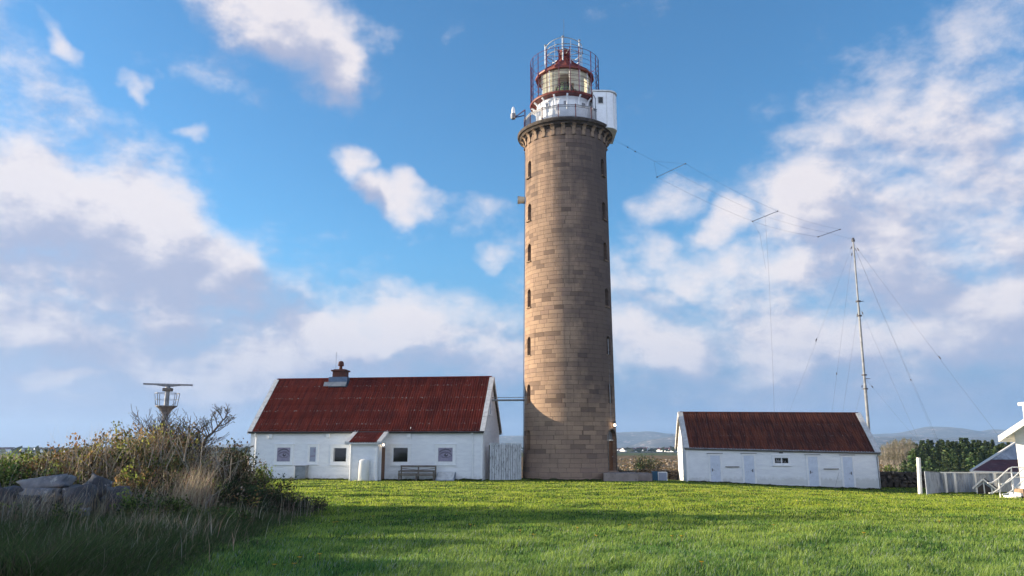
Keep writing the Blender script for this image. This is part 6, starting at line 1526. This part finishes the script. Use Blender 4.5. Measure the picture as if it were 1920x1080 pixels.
# lone bushes on the heath
for k, (px, yt, Y, rx, lab) in enumerate(((1671,875,110,1.5,'round dark green bush on the brown heath right of the shed'),(1196,853,150,1.9,'dark green bush on the heath just right of the tower door'),(1206,856,130,1.2,'small green bush on the heath beside a dark rock'),(1226,856,140,1.6,'grey green bush on the heath between tower and shed'),(1722,893,70,.8,'low bush on the stone wall by the white pole'))):
    p = at(px, yt, Y); g_ = float(gz(p[0],Y)); bush('heath_bush', lab, 'bush', (p[0],Y,g_), (rx,rx,max(.6,p[2]-g_)), 900, .22, DARKB[0] if k else GREENB[0], DARKB[1] if k else GREENB[1], None, 80+k, stems=6)
# tiny far farmhouses on the plain
fh_ = thing('farmhouse', None, None, (0,0,0))
MB().prism([(-5,-2),(5,-2),(5,4),(0,7),(-5,4)], -8, 8).build('wall', M['trim'], fh_)
mb = MB()
for sg in (-1, 1): mb.add([(0,-8.4,7.3),(0,8.4,7.3),(sg*5.6,8.4,3.9),(sg*5.6,-8.4,3.9)], [(0,1,2,3)])
mb.build('roof', M['maroon'], fh_)
rnd = random.Random(90); first = True
spots_ = [(rnd.uniform(2,460), rnd.uniform(1300,3800)) for _ in range(46)]+[(rnd.uniform(1160,1275), rnd.uniform(1500,3500)) for _ in range(14)]+[(rnd.uniform(915,975), rnd.uniform(1500,3500)) for _ in range(5)]
for k, (px, Y) in enumerate(spots_):
    o = fh_ if k == 0 else copy_tree(fh_); X_ = (px-960)/F*Y*.98; o.location = (X_,Y,float(gz(X_,Y))); o.rotation_euler.z = rnd.random()*3.1; s_ = rnd.uniform(.7,1.5); o.scale = (s_,s_*rnd.uniform(.8,2.2),s_*.8)
    tag(o, 'tiny white farm building far off on the coastal plain', 'building', 'farm buildings on the far plain')
# dark far shelter belts
n = 9000; r = np.random.default_rng(95); Y = 900+3200*r.random(n); X = r.uniform(-.72,.72,n)*Y; k_ = fb(X, Y*2.5, .004, 12) > .25; X, Y = X[k_], Y[k_]; n = len(X)
C = np.stack([X, Y, gz(X,Y)+3+3*r.random(n)], -1); npmesh('shelter_belts', leafquads(C, 13, np.tile([[1.,.2,.1]], (n,1)), .5, 96), n, 4, M['needle'], palette(n, [(.04,.055,.03),(.07,.08,.04)], [1,1], 97))
tag(bpy.data.objects['shelter_belts'], 'dark bands of far trees and scrub on the coastal plain', 'trees', kind='stuff')
# pale ruin left of the house
p = at(430, 871, 210); g_ = float(gz(p[0],210)); hz = at(430, 862.5, 210)[2]-g_
ru = thing('stone_building', 'small pale flat roofed stone building far behind the hedge left of the house', 'building', (p[0],210,g_))
MB().box(-1.8,1.8,0,3,-.5,hz).build('wall', M['rockpale'], ru); MB().box(-1.2,-.7,-.06,-.01,hz-.9,hz-.3).box(.3,.9,-.06,-.01,hz-.9,hz-.3).build('window', M['dark'], ru)
MB().box(-2,2,-.2,3.2,hz+.003,hz+.18).build('roof', M['corbel'], ru)
# ------------------------------------------------------------------ air
hz_ = MB().box(-9500,9500,-80,11500,-11,330).build('haze', M['wire'], None)
m, t, b = newmat('haze_air'); t.N.remove(b); pv = t.n('ShaderNodeVolumePrincipled'); pv.inputs['Color'].default_value = (.42,.64,1,1)
pv.inputs['Density'].default_value = 9e-5; pv.inputs['Anisotropy'].default_value = .1
t.L.new(pv.outputs[0], t.N['Material Output'].inputs['Volume']); hz_.data.materials[0] = m; tag(hz_, kind='stuff'); hz_['label'] = 'thin pale blue haze over the plain and hills'; hz_['category'] = 'haze'
S.cycles.volume_bounces = 0; S.cycles.max_bounces = 6; S.cycles.transparent_max_bounces = 12
S.cycles.use_adaptive_sampling = True; S.cycles.adaptive_threshold = .02
